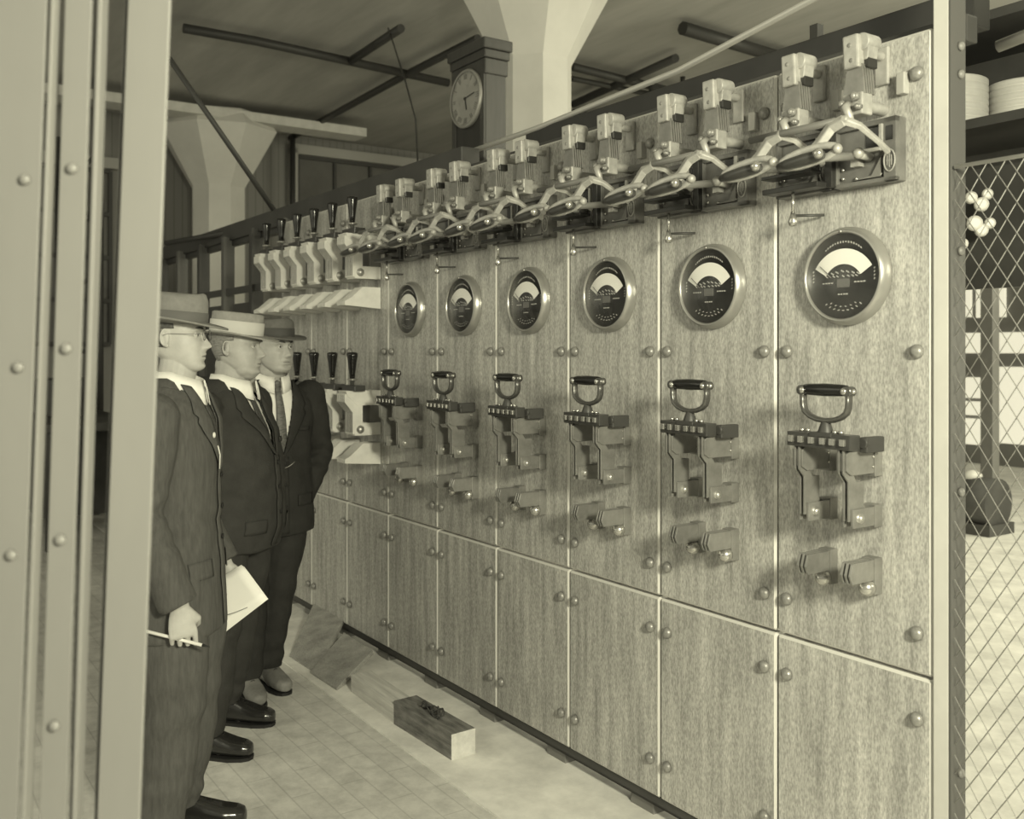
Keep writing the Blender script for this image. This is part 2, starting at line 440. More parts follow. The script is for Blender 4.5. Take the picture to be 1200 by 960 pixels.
# ================================================================== CIRCUIT BREAKERS (top row)
def breaker():
    root = onboard('circuit_breaker', -.27, 2.0, '', 'circuit breaker', 'circuit breakers along the top of the slate panels')
    for k, x0 in enumerate((.10, -.10)):
        # trip-coil box with framed window and oval plate
        b = MB()
        b.bb(x0-.095, x0+.095, -.052, -.022, .04, .205)
        b.bb(x0-.095, x0+.095, -.066, -.05, .19, .205); b.bb(x0-.095, x0+.095, -.066, -.05, .04, .052)
        b.bb(x0+.058, x0+.095, -.066, -.05, .04, .205); b.bb(x0-.095, x0-.085, -.066, -.05, .04, .205)
        b.obj('coil_box', slate_black, root, .002)
        b = MB(); b.bb(x0+.048, x0+.058, -.072, -.05, .13, .19); b.bb(x0-.02, x0+.05, -.070, -.05, .122, .132)
        b.obj('window_bar', bronze, root, .001)
        MB().bb(x0+.066, x0+.086, -.0675, -.06, .145, .182).obj('slot', bakelite, root)
        MB().bb(x0-.0, x0+.046, -.056, -.05, .138, .186).obj('recess_plate', bakelite, root)
        b = MB()
        b.tube([(x0+.077+.016*math.cos(a), -.068, .092+.028*math.sin(a)) for a in [2*PI*j/20 for j in range(20)]], .0022, 6, True)
        for q in (-.006, 0, .006): b.box((x0+.077+q, -.068, .092), (.0025, .002, .036 if q == 0 else .026))
        b.box((x0+.077, -.068, .092), (.018, .002, .0025))
        b.obj('oval_emblem', mat('emblem', 150, .5), root)
        for (x, z) in ((-.072, .066), (-.072, .09), (.045, .062), (.045, .085), (-.03, .06)): MB().ball((x0+x, -.056, z), .005, u=8, v=6).obj('cover_screw', nickel, root)
        MB().prism([(x0-.04, .056), (x0+.02, .062), (x0+.05, .11), (x0+.046, .056)], -.062, -.05, 'Y').obj('cover_plate', steel_mid, root)
        MB().bb(x0-.035, x0-.01, -.075, -.05, .09, .115).cyl((x0+.01, -.055, .112), (x0+.01, -.10, .116), .012).ball((x0+.01, -.103, .117), .015).cyl((x0-.04, -.09, .115), (x0+.01, -.09, .117), .008).obj('latch', bronze, root)
        for o_ in kids(root):
            if o_.name.split('.')[0] in ('coil_box', 'window_bar', 'slot', 'recess_plate', 'oval_emblem', 'cover_screw', 'cover_plate', 'latch') and not o_.location.y: o_.location.y = .024
        # brush assembly above
        bx = x0+.03
        b = MB(); b.bb(bx-.032, bx+.028, -.130, -.085, .205, .262); b.cyl((bx, -.09, .235), (bx, .002, .235), .016); b.cyl((bx, -.10, .375), (bx, .002, .375), .012); b.bb(bx-.02, bx+.02, -.012, .002, .30, .40)
        b.obj('terminal_block', brush_m, root, .004)
        b = MB()
        for q in range(5):
            y = -.122+.0095*q
            b.prism([(bx-.036, .258), (bx+.030, .258), (bx+.022, .335), (bx-.022, .335)], y, y+.0065, 'Y')
        b.obj('laminated_brush', copper, root, .001)
        b = MB(); b.prism([(bx-.026, .325), (bx+.020, .325), (bx+.016, .412), (bx-.030, .412)], -.134, -.100, 'Y'); b.obj('carbon_holder', bronze, root, .005)
        MB().cyl((bx+.016, -.118, .392), (bx+.016, -.062, .392), .023, n=18).prism([(bx+.0, .345), (bx+.03, .345), (bx+.036, .39), (bx-.005, .39)], -.112, -.07, 'Y').obj('carbon_block', brush_m, root, .003)
        MB().box((bx+.024, -.09, .338), (.016, .04, .026)).obj('carbon_clip', iron_black, root, .003)
        for (x, z, r) in ((-.024, .236, .012), (.012, .250, .013), (.022, .222, .009)): MB().cyl((bx+x, -.128, z), (bx+x, -.144, z), r*.9, n=6).ball((bx+x, -.144, z), r*.7).obj('brush_nut', bolt_m, root)
        for (x, z) in ((-.002, .345), (-.008, .385)): MB().ball((bx+x, -.132, z), .007, (1, .6, 1)).obj('holder_screw', bolt_m, root)
        MB().tube([(bx-.01, -.135, .235), (bx-.004, -.155, .22), (bx+.004, -.15, .20), (bx+.004, -.14, .175)], [.010, .012, .011, .009], 10).obj('link', bronze, root)
        MB().bb(bx+.05, bx+.075, -.022, .002, .262, .318).obj('arc_stud', mat('fibre_block', 165, .6), root, .003)
        # cast operating arm: roof-shaped casting, tie bar and looped lever
        ax = x0+.056
        b = MB()
        b.tube([(ax, -.20, .178), (ax-.035, -.205, .165), (ax-.062, -.215, .128), (ax-.082, -.225, .10)], [.010, .011, .010, .013], 4, flat=1.7)
        b.tube([(ax, -.20, .178), (ax+.02, -.165, .165), (ax+.035, -.11, .13), (ax+.03, -.06, .11)], [.010, .008, .007, .008], 4, flat=1.4)
        b.tube([(ax-.05, -.195, .176), (ax, -.20, .180), (ax+.01, -.198, .180)], [.007, .010, .007], 10)
        for f_ in b.bm.faces: f_.smooth = False
        b.obj('operating_arm', bronze, root, .003)
        cx, cz = x0-.005, .085
        loop = []
        for j in range(16):
            a = 2*PI*j/16
            loop.append((cx+.078*math.cos(a), -.262+.012*math.cos(a), cz+.004+.019*math.sin(a)+.010*math.cos(a)))
        b = MB(); b.tube(loop, .0050, 8, True, flat=1.8); b.ball((cx+.080, -.25, cz+.012), .013, (.9, 1, 1))
        b.obj('lever_loop', bronze, root)
        b = MB(); b.tube([(cx-.08, -.276, cz-.010), (cx-.05, -.278, cz-.009), (cx, -.277, cz-.004), (cx+.045, -.272, cz), (cx+.055, -.27, cz)], [.010, .014, .015, .014, .010], 12)
        b.obj('lever_handle', bakelite2, root)
        MB().ball((cx+.052, -.288, cz+.001), .013).obj('lever_screw', nickel, root)
        b = MB(); b.tube([(ax-.082, -.225, .10), (ax-.075, -.17, .10), (ax-.06, -.06, .115)], [.015, .011, .012], 10).obj('lever_link', steel_mid, root)
    MB().tube([(-.15, -.198, .182), (-.02, -.199, .180), (.13, -.198, .180)], .010, 10).obj('tie_bar', mat('dark_cast', 120, .45, metal=.3), root)
    MB().bb(-.195, -.005, -.10, -.05, .045, .06).bb(-.19, -.02, -.11, -.06, .085, .095).bb(-.012, .012, -.06, .002, .045, .2).obj('trip_bar', iron_black, root, .002)
    MB().cyl((-.11, -.07, .045), (-.11, -.07, -.01), .0045).lathe([(.004, -.05), (.010, -.048), (.014, -.038), (.010, -.025), (.005, -.008)], (-.11, -.07, 0)).obj('trip_plunger', nickel, root)
    MB().cyl((-.11, -.07, -.02), (-.05, -.01, -.02), .004).obj('plunger_rod', steel_dark, root)
    return root
br = breaker(); br['label'] = 'circuit breaker with bronze arms and black boxes, ' + PLACE[0]
for i in range(1, 6): dup(br, bt(-.27-PW*i, 0, 2.0), 'circuit breaker with cast arms, ' + PLACE[i])

# ================================================================== HEAVY LAMINATED SWITCHES (far panels)
def heavy_switch():
    root = onboard('laminated_switch', -3.14, 1.0, '', 'switch')
    w = .105
    def stack(name, poly, n=6, m=None):
        b = MB(); w = .105-(.006 if name == 'blade' else 0); th = w/n
        for k in range(n): b.prism(poly, -w/2+k*th+th*.5, -w/2+(k+1)*th, 'X')
        nf = len(b.bm.faces)
        cy = sum(p[0] for p in poly)/len(poly); cz = sum(p[1] for p in poly)/len(poly)
        inner = [(cy+(p[0]-cy)*.95, cz+(p[1]-cz)*.93) for p in poly]
        for k in range(n): b.prism(inner, -w/2+k*th+.0005, -w/2+k*th+th*.5, 'X')  # recessed dark fillers stand in for shade in the gaps
        b.bm.faces.ensure_lookup_table()
        for f in b.bm.faces[nf:]: f.material_index = 1
        o = b.obj(name, m, root); o.data.materials.append(leaf_gap); return o
    stack('upper_jaw', [(0, .325), (-.13, .325), (-.185, .375), (-.195, .40), (0, .40)], m=plate_m)
    stack('blade', [(-.10, .18), (-.155, .18), (-.155, .29), (-.20, .345), (-.20, .385), (-.15, .385), (-.10, .33)], m=plate_m)
    stack('hinge', [(0, .172), (-.145, .172), (-.145, .235), (0, .235)], m=plate_m)
    MB().lathe([(.021, 0), (.021, .008), (.013, .018), (.0005, .021)], (w/2-.003, -.115, .203), 'X', 16).obj('hinge_bolt', brass, root)
    stack('lower_jaw', [(0, .13), (-.10, .13), (-.17, .07), (-.20, .055), (-.20, .035), (0, .02)], m=plate_m)
    MB().bb(-w/2-.02, w/2+.03, -.16, -.10, .398, .428).obj('crossbar', bakelite2, root, .003)
    MB().bb(-w/2, w/2, -.06, .002, .235, .325).obj('back_block', steel_mid, root, .003)
    MB().lathe([(.010, .425), (.012, .45), (.026, .452), (.026, .458), (.014, .462)], (-.01, -.13, 0), 'Z', 18).obj('collar', brass, root)
    MB().lathe([(.013, .46), (.016, .49), (.022, .54), (.028, .578), (.028, .590), (.020, .596), (.001, .597)], (-.01, -.13, 0), 'Z', 20).obj('handle', bakelite, root)
    return root
hv = heavy_switch()
nm = ['nearest', 'second', 'third', 'fourth', 'fifth', 'farthest']
first = True
for lvl, zz in (('upper', 1.80), ('lower', 1.0)):
    for k in range(6):
        s = -3.14-.25*k
        lab = f'{lvl} laminated copper switch with upright black handle, {nm[k]} of its row from the ammeters'
        g = f'laminated copper switches of the {lvl} row'
        if first and lvl == 'upper': o = hv; first = False; o.location = bt(s, 0, zz); o['label'] = lab
        else: o = dup(hv, bt(s, 0, zz), lab)
        o['group'] = g

# ================================================================== ABOVE / BEHIND THE BOARD
o = MB().bb(-8.0, -2.45, .10, .20, 2.44, 2.56).bb(-8.0, .02, .12, .17, 2.40, 2.47).obj('top_girder', steel_dark, None, .004); o.location = bt(0, 0, 0); o.rotation_euler = (0, 0, ANG+.0)
tag(o, 'dark steel girder running along the top behind the switchboard to the far framework', 'girder')
o = MB().bb(-2.1, -.02, .22, .30, 2.47, 2.575).obj('cable_trough', iron_black, None, .004); o.location = bt(0, 0, 0); o.rotation_euler = (0, 0, ANG)
tag(o, 'black trough behind the near top edge of the switchboard', 'trough')
P = [bt(-3.3, .21, 2.55), bt(-2.0, .22, 2.575), bt(-1.2, .28, 2.64), bt(-.55, .34, 2.76), bt(.6, .4, 2.92)]
o = MB().tube(P, .012, 10).obj('conduit', conduit_m); tag(o, 'pale conduit climbing along the top of the switchboard', 'conduit')
P = [bt(.0, .3, 2.42), bt(.5, .34, 2.50)]
o = MB().tube(P, .016, 10).obj('conduit', conduit_m); tag(o, 'short pale conduit past the near end post of the switchboard', 'conduit')

# steel framework continuing beyond the far end of the board
fw = onboard('steel_framework', -4.55, 0, 'open dark steel framework of uprights beyond the far end of the switchboard', 'framework')
for k in range(8):
    x = -.02-.62*k
    MB().bb(x-.03, x+.03, .04, .06, 0, 2.46).bb(x-.03, x-.022, .04, .14, 0, 2.46).obj('upright', steel_dark if k % 2 else mat('framework_steel', 88, .5), fw)
for z in (.3, 1.35, 2.02): MB().bb(-4.5, 0, .06, .08, z, z+.05).obj('rail', steel_dark, fw)
for k in range(1, 7): 
    if k in (1, 2, 4): MB().bb(-.62*k-.5, -.62*k-.08, .07, .085, .3, 1.95).obj('back_plate', steel_dark, fw)
o = MB().tube([W(195, 285, 8.0), W(300, 267, 7.2)], .022, 8).obj('brace', pipe_dark); tag(o, 'thin dark brace rod reaching left from the top girder', 'rod')

# ================================================================== ROOM
def slab(name, x0, x1, y0, y1, z0, z1, m, kind=True):
    o = MB().bb(x0, x1, y0, y1, z0, z1).obj(name, m); o.location = bt(0, 0, 0); o.rotation_euler = (0, 0, ANG)
    if kind: struct(o)
    return o
CZ = 4.95; SF = -12.9
slab('floor', -13.1, 6, -5, 12, -.1, 0, floor_m)
slab('trim_1', -9.0, 3.0, -.42, 1.2, 0, .006, kerb_m)
slab('floor_strip', -13.0, 4.0, 1.2, 12, .0, .004, kerb_m)
bpy.data.objects['floor_strip'].name = 'trim_2'
slab('ceiling', -13.1, 6, -5, 12, CZ, CZ+.2, ceil_m)
slab('wall_far', SF-.15, SF, -5, 12, 0, CZ, board_wall_m)
slab('wall_back', -13.1, 6, 11.0, 11.15, 0, CZ, mat('back_wall', 120, .8))
# ceiling beam edge and steps
def far_t(px):                                                   # where a sight line meets the far wall
    u = (px-600)/F
    # point Y: s(Y)=SF
    a = CS*u+SN; c = -CS*OX-SN*OY
    Y = (SF-c)/a
    return inv((u*Y, Y)), Y
def beamline(name, a, b, w, h, m, label, cat):
    a, b = Vector(a), Vector(b); d = (b-a); L = d.length
    o = MB().bb(0, L, -w/2, w/2, -h/2, h/2).obj(name, m, None, .005)
    o.location = a; o.rotation_euler = d.to_track_quat('X', 'Z').to_euler()
    tag(o, label, cat); return o
tA = inv(W(150, 92, 12.0)); tB = inv(W(415, 140, 13.9))
o = slab('trim_3', tB[0]-.3, tB[0]+.1, tA[1]-4.5, tB[1]+.15, CZ-.26, CZ-.14, beam_m)
# far windows
def window(name, t0, t1, z0, z1, cols, rows, pane=win_glass_dark):
    o = empty(name, bt(SF, 0, 0), ANG); struct(o)
    MB().bb(.0, .05, t0, t1, z0, z1).obj('pane', pane, o)
    b = MB()
    for k in range(cols+1):
        x = t0+(t1-t0)*k/cols; b.bb(.02, .09, x-.025, x+.025, z0, z1)
    for k in range(rows+1):
        z = z0+(z1-z0)*k/rows; b.bb(.02, .10, t0, t1, z-.03, z+.03)
    b.obj('window_frame', frame_dark, o, .004)
    MB().bb(.0, .16, t0-.14, t0-.03, z0, z1+.12).bb(0, .16, t0-.14, t1+.1, z1+.03, z1+.18).obj('window_surround', mat('window_surround', 170, .7), o, .004)
    return o
t0 = far_t(347)[0][1]; t1 = far_t(560)[0][1]
window('window_1', t0, t1+1.6, 1.6, 4.62, 8, 4)
ta = far_t(20)[0][1]; tb = far_t(128)[0][1]
window('window_2', ta-1.5, tb, 1.7, 4.1, 4, 4)
# columns with flared capitals
def column(name, cx, cy, r, zc, rt, label, seg=8, rot=None):
    n = 8
    def ring(z, rr): return [(rr*math.cos(2*PI*(j+.5)/n), rr*math.sin(2*PI*(j+.5)/n), z) for j in range(n)]
    zb = CZ-.32
    root = empty(name, (cx, cy, 0), ANG if rot is None else rot, label, 'column')
    MB().rings([ring(0, r), ring(zc, r)], smooth=False).obj('shaft', plaster, root)
    MB().rings([ring(zc, r), ring(zb, rt), ring(zb+.22, rt-.16)], smooth=False).obj('capital', plaster, root)
    return root
column('concrete_column', .185, 8.15, .325, 4.02, .66, 'thick white column rising behind the wooden clock')
column('concrete_column', (256-600)/F*13.4, 13.4, .37, 3.86, .82, 'white column with flared capital at the far left end', rot=.35)

# ceiling pipes
def ceilpt(px, py, z=CZ-.12):
    Y = (z-H)*F/(412-py); return W(px, py, Y)
def pipe(pts, r, label, name='ceiling_pipe', m=pipe_dark, cat='pipe'):
    o = MB().tube(pts, r, 8).obj(name, m); tag(o, label, cat); return o
pipe([ceilpt(215, 33), ceilpt(300, 48), ceilpt(525, 97)], .05, 'long dark ceiling pipe crossing toward the clock top')
pipe([ceilpt(470, 33), ceilpt(410, 72)], .045, 'short dark ceiling pipe above the long pipe, left of the clock')
pipe([ceilpt(560, 45), ceilpt(475, 88), ceilpt(340, 162)], .045, 'dark ceiling pipe slanting down left from the clock to the far window')
pipe([ceilpt(343, 160, CZ-.13), Vector((ceilpt(343, 160)[0], ceilpt(343, 160)[1], 2.4))], .04, 'vertical dark pipe beside the far window')
pipe([ceilpt(670, 78), ceilpt(800, 110)], .05, 'dark ceiling pipe right of the white column')
pipe([ceilpt(670, 92), ceilpt(790, 116)], .035, 'second dark ceiling pipe just below the first, right of the column')
pipe([ceilpt(792, 68), ceilpt(672, 122)], .05, 'dark ceiling pipe crossing the others right of the column')
pipe([ceilpt(800, 33), ceilpt(930, 72)], .07, 'thick dark ceiling pipe at the upper right')
pipe([ceilpt(672, 131), ceilpt(705, 138)], .04, 'short dark ceiling pipe low beside the column')
for px, py in ((763, 105), (800, 98)):
    p = ceilpt(px, py-8); pipe([p, p+Vector((0, 0, -.28))], .03, 'small dark hanger stub under the right ceiling, ' + ('left one' if px < 780 else 'right one'), 'pipe_hanger')
pipe([W(198, 68, 6.0), W(327, 255, 6.6)], .018, 'dark diagonal stay rod from upper left down to the girder', 'stay_rod', cat='rod')
pipe([ceilpt(455, 33, CZ-.02), W(475, 95, 8.5), W(487, 140, 8.6), W(490, 200, 8.6)], .008, 'thin dark cord hanging from the ceiling left of the clock', 'hanging_cord', cat='cord')

# ================================================================== CLOCK
def clock():
    Y = 6.7; k = Y/F
    p = W(569, 150, Y)                                            # front right arris of the case
    root = empty('tall_clock', (p[0], p[1], 0), ANG, 'tall dark wooden clock with round white dial before the white column', 'clock')
    ztop = H+(412-52)*k; w = .43; d = .17
    MB().bb(-w, 0, 0, d, 0, ztop-.06).obj('case', clock_wood, root, .004)
    b = MB(); b.bb(-w-.012, .012, -.014, d+.012, ztop-.20, ztop-.09); b.bb(-w-.022, .022, -.022, d+.022, ztop-.09, ztop-.03); b.bb(-w-.036, .036, -.036, d+.036, ztop-.03, ztop+.045)
    b.obj('cornice', clock_wood, root, .008)
    b = MB(); b.bb(-w, -w+.05, -.016, .0, 0, ztop-.2); b.bb(-.05, 0, -.016, 0, 0, ztop-.2); b.bb(-w, 0, -.016, 0, 2.9, 2.95)
    b.obj('front_frame', clock_wood, root, .003)
    MB().bb(-w+.05, -.05, -.006, .0, 1.3, 2.9).bb(-w+.05, -.05, -.006, 0, 2.95, ztop-.2).obj('front_panel', clock_panel, root)
    cz = H+(412-112)*k+.02; cx = -w/2; r = .197
    MB().lathe([(r, 0), (r+.012, -.03), (r+.002, -.045), (r-.008, -.04)], (cx, 0, cz), 'Y', 48, False).obj('dial_rim', mat('clock_rim', 160, .35, metal=.3), root)
    MB().lathe([(r, -.03), (.0005, -.03)], (cx, 0, cz), 'Y', 48).obj('dial', clock_face, root)
    b = MB()
    for h in range(12):
        a = h*PI/6; x, z = .155*math.sin(a), .155*math.cos(a)
        rom = [3, 1, 2, 3, 4, 2, 3, 4, 4, 2, 1, 2][h]
        for q in range(rom):
            off = (q-(rom-1)/2)*.014
            b.box((cx+x+off*math.cos(a), -.033, cz+z-off*math.sin(a)), (.004, .002, .036), (0, a, 0))
    for j in range(60):
        a = j*PI/30; b.box((cx+.182*math.sin(a), -.033, cz+.182*math.cos(a)), (.002, .002, .008), (0, a, 0))
    b.obj('numerals', mat('clock_numerals', 120, .6), root)
    a1, a2 = math.radians(82), math.radians(168)
    MB().box((cx+.06*math.sin(a1), -.038, cz+.06*math.cos(a1)), (.007, .002, .14), (0, a1, 0)).obj('minute_hand', iron_black, root)
    MB().box((cx+.04*math.sin(a2), -.036, cz+.04*math.cos(a2)), (.010, .002, .09), (0, a2, 0)).ball((cx, -.038, cz), .012, (1, .5, 1)).obj('hour_hand', iron_black, root)
clock()

# ================================================================== RIGHT OF THE BOARD
fc = onboard('wire_fence', .06, 0, 'diamond wire mesh guard fence right of the switchboard end', 'fence')
b = MB(); x0, x1, z0, z1 = .0, .95, .03, 2.055
dw, dh = .046, .072; k_ = dh/dw
for sgn in (1, -1):
    n0 = int((z1-z0+(x1-x0)*k_)/dh)+2
    for q in range(-1, n0):
        # z = zq + sgn*k_*(x-x0)
        zq = z0+q*dh if sgn < 0 else z0+q*dh-(x1-x0)*k_
        xs = []
        xa, xb = x0, x1
        za, zb = zq, zq+sgn*k_*(x1-x0)
        def clampx(zl): return x0+(zl-zq)/(sgn*k_)
        if sgn > 0: lo, hi = max(x0, clampx(z0)), min(x1, clampx(z1))
        else: lo, hi = max(x0, clampx(z1)), min(x1, clampx(z0))
        if hi-lo > .004: b.cyl((lo, .0015*sgn, zq+sgn*k_*(lo-x0)), (hi, .0015*sgn, zq+sgn*k_*(hi-x0)), .0013, n=4)
b.obj('wire_mesh', wire_m, fc)
MB().cyl((x0, 0, z1), (x1, 0, z1), .005).cyl((x0, 0, z0), (x1, 0, z0), .008).cyl((x0+.48, 0, z0-.03), (x0+.48, 0, z1), .012).obj('fence_frame', steel_light, fc)

rk = onboard('storage_rack', -.5, 0, 'dark rack of shelves behind the wire fence', 'rack', t=1.15)
for (x, y) in ((-.8, 0), (1.3, 0), (-.8, .45), (1.3, .45)): MB().bb(x, x+.04, y, y+.04, 0, 3.0).obj('post', steel_dark, rk)
for z in (2.42, 2.80): MB().bb(-.8, 1.34, 0, .49, z, z+.035).obj('shelf', steel_dark, rk)
MB().bb(-.8, 1.34, .48, .5, 2.0, 3.0).obj('back_board', steel_dark, rk)
def spool(px, r, lab):
    c = W(px, 135, 3.75); c.z = 2.457
    s, t = inv(c)
    prof = []
    for k in range(7):
        z = .0+.026*k
        prof += [(r-.006, z), (r, z+.004), (r, z+.021), (r-.006, z+.025)]
    o = MB().lathe(prof, (0, 0, 0), 'Z', 40).obj('cable_coil', cloth_m); o.location = bt(s, t+.02, 2.457)
    tag(o, lab, 'coil')
    return o
spool(1100, .165, 'flat stack of pale cable coils on the rack, next to the end post')
o = spool(1196, .13, 'pale cable coil at the right edge on the rack')
q = 0
for (px, py, r) in ((1138, 232, .022), (1150, 240, .026), (1157, 228, .02), (1142, 262, .028), (1150, 270, .024), (1160, 262, .02), (1128, 286, .02)):
    c = W(px, py, 3.6)
    o = MB().lathe([(r*.6, -.03), (r, -.02), (r, -.008), (r*.6, 0), (r, .008), (r*.9, .02), (r*.4, .03)], (0, 0, 0), 'Y', 16).obj('porcelain_insulator', porcelain)
    o.location = c; o.rotation_euler = (0, 0, -.4)
    tag(o, 'small white porcelain insulator behind the wire fence, ' + ['topmost left', 'topmost middle', 'topmost right', 'larger lower left', 'lower middle', 'lower right', 'lowest and leftmost'][q], 'insulator', 'porcelain insulators behind the fence'); q += 1
o = MB().bb(-.25, .9, .2, .23, 1.84, 2.30).obj('insulator_board', steel_dark); o.location = bt(-.5, 1.12, 0); o.rotation_euler = (0, 0, ANG)
tag(o, 'dark board carrying the porcelain insulators behind the fence', 'board')
o.scale = (1, 1, 1); o.data.transform(Matrix.Translation((0, 0, .0)))
# daylit panes on the back wall
wn = empty('window_3', bt(0, 11.0, 0), ANG); struct(wn)
def bpane(px0, px1, py0, py1):
    u0, u1 = (px0-600)/F, (px1-600)/F
    def at(u):
        a = -SN*u+CS; c = SN*OX-CS*OY
        Y = (10.95-c)/a; return inv((u*Y, Y))[0], Y
    a, Ya = at(u0); b_, Yb = at(u1)
    Y = (Ya+Yb)/2
    MB().bb(a, b_, -.06, -.02, H+(412-py1)/F*Y, H+(412-py0)/F*Y).obj('pane', daylight_pane, wn)
for r_ in ((1108, 1138, 338, 372), (1144, 1178, 338, 372), (1108, 1200, 390, 414), (1108, 1150, 442, 466), (1108, 1150, 470, 486), (1108, 1150, 490, 520), (1165, 1200, 430, 520)): bpane(*r_)
c = W(1160, 600, 9.2)
o = MB().bb(-.06, .06, -.06, .06, 0, 3.2).obj('steel_post', steel_mid, None, .004); o.location = (c[0], c[1], 0); o.rotation_euler = (0, 0, ANG); tag(o, 'grey steel post standing behind the wire fence', 'post')
mo = empty('electric_motor', (W(1142, 600, 8.6)[0], 8.6, 0), ANG, 'dark squat motor on the floor seen low through the fence', 'motor')
MB().cyl((-.22, 0, .27), (.22, 0, .27), .22, n=24).bb(-.25, .25, -.2, .2, 0, .1).obj('housing', machine_m, mo)
MB().lathe([(.09, 0), (.08, .05), (.03, .08), (.0005, .085)], (-.02, 0, .46), 'Z', 16).obj('cap', porcelain, mo)

# ================================================================== LEFT FOREGROUND POSTS
def post(px_top, px_bot, w, Y, label, kind):
    a = W(px_top, 37, Y); b_ = W(px_bot, 922, Y)
    d = (a-b_); k0 = (0-b_.z)/d.z; k1 = (CZ-b_.z)/d.z
    p0 = b_+d*k0; p1 = b_+d*k1
    L = (p1-p0).length
    root = empty('steel_post', p0, 0, label, 'post')
    root.rotation_euler = (p1-p0).to_track_quat('Z', 'Y').to_euler()
    # keep the wide face to the lens side
    root.rotation_mode = 'QUATERNION'; 
    z = (p1-p0).normalized(); x = Vector((1, 0, 0)); x = (x-z*x.dot(z)).normalized(); y = z.cross(x)
    root.rotation_quaternion = Matrix((x, y, z)).transposed().to_quaternion()
    return root, L
Yp = 1.25; k = Yp/F
r1, L = post(171.5, 138, 52, Yp, 'pale steel angle post in the near left foreground, the rightmost and widest of the three', 0)
MB().bb(-26.5*k, 26.5*k, 0, .006, 0, L).bb(-26.5*k, -26.5*k+.006, 0, .05, 0, L).obj('angle', steel_post, r1, .0015)
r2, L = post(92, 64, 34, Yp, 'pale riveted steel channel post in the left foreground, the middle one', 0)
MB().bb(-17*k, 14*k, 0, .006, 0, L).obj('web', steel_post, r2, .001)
MB().bb(14*k, 21*k, .012, .018, 0, L).obj('shaded_leg', mat('post_steel_shaded', 62, .5), r2)  # leg's shade put into the colour, a darker copy of the post steel
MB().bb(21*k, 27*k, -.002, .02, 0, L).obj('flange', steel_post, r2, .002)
for py in (197, 408, 632, 850):
    z = H+(412-py)*k
    MB().lathe([(.0075, 0), (.007, -.004), (.004, -.0065), (.0005, -.007)], (-2*k, 0, z), 'Y', 14).obj('rivet', steel_post, r2)
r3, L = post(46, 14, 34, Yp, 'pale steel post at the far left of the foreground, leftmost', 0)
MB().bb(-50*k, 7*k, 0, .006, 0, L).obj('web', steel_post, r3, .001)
MB().bb(7*k, 12*k, .012, .018, 0, L).obj('shaded_leg', mat('post_steel_shaded', 105, .5), r3)  # same darkened steel, standing in for shade on this leg
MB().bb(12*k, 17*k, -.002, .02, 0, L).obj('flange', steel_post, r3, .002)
for py in (210, 430, 650):
    MB().lathe([(.0075, 0), (.007, -.004), (.004, -.0065), (.0005, -.007)], (-10*k, 0, H+(412-py)*k), 'Y', 14).obj('rivet', steel_post, r3)

# clutter far left: bench and cabinet seen between the posts
cb = empty('machine_bench', (-3.9, 8.6, 0), ANG, 'dark machine bench in the left background between the posts', 'bench')
MB().bb(-.9, .9, -.4, .4, .95, 1.02).obj('bench_top', machine_m, cb, .01)
for (x, y) in ((-.85, -.35), (.8, -.35), (-.85, .3), (.8, .3)): MB().bb(x, x+.07, y, y+.07, 0, .95).obj('leg', steel_dark, cb)
MB().bb(-.8, .1, -.3, .3, .15, .9).obj('drawer_block', machine_m, cb, .01)
MB().bb(-.6, -.1, -.2, .2, 1.02, 1.35).cyl((-.35, -.25, 1.2), (-.35, .25, 1.2), .16).obj('machine_head', steel_dark, cb, .01)
sh = empty('shelf_frame', (-4.6, 10.4, 0), ANG, 'tall dark pipe frame in the left background behind the bench', 'frame')
for x in (-1.6, -.4, .8): MB().cyl((x, 0, 0), (x, 0, 4.2), .035).obj('upright', pipe_dark, sh)
for z in (1.6, 2.35, 3.0, 3.6): MB().cyl((-1.6, 0, z), (.8, 0, z), .025).obj('rail', pipe_dark, sh)

# ================================================================== FLOOR ITEMS
def timber(name, A, B, w, h, m, label, capm=None):
    A, B = Vector(A), Vector(B); d = B-A; L = d.length
    o = MB().bb(0, L, 0, w, 0, h).obj(name, m, None, .004)
    o.location = (A[0], A[1], .001); o.rotation_euler = (0, 0, math.atan2(d[1], d[0]))
    tag(o, label, 'timber')
    return o
def fl(px, py): 
    Y = H*F/(py-412); return Vector(((px-600)/F*Y, Y, 0))
# near lower edge runs from (411,810) to (462,845); dark one from (462,845) to (525,893)
A, B_ = fl(411, 812), fl(463, 851)
timber('timber_block', A, B_, .105, .085, wood_light, 'pale timber block on the floor, behind the dark block')
A, B_ = fl(461, 850), fl(529, 893)
tb = timber('timber_block', A, B_, .115, .105, wood_dark, 'dark weathered timber block on the floor with wire coil on top')
tb.data.materials.append(mat('sawn_end', 205, .7, var=.08, scale=20))
for p in tb.data.polygons:
    if p.normal.x > .9: p.material_index = 1
dv = (B_-A).normalized(); sd = Vector((-dv.y, dv.x, 0))
c0 = A+dv*((B_-A).length*.52)+sd*.055
pts = []
for j in range(90):
    a = j*.62; f = j/89
    c = c0+dv*(-.085+.15*f)
    pts.append((c.x+.018*math.sin(a*.9)*sd.x+.012*math.cos(a*2.3)*dv.x, c.y+.018*math.sin(a*.9)*sd.y+.012*math.cos(a*2.3)*dv.y, .108+.016*(1+math.cos(a))))
o = MB().tube(pts, .0028, 6).obj('wire_coil', twine_m); tag(o, 'tangled dark wire coil lying on the dark timber block', 'wire')
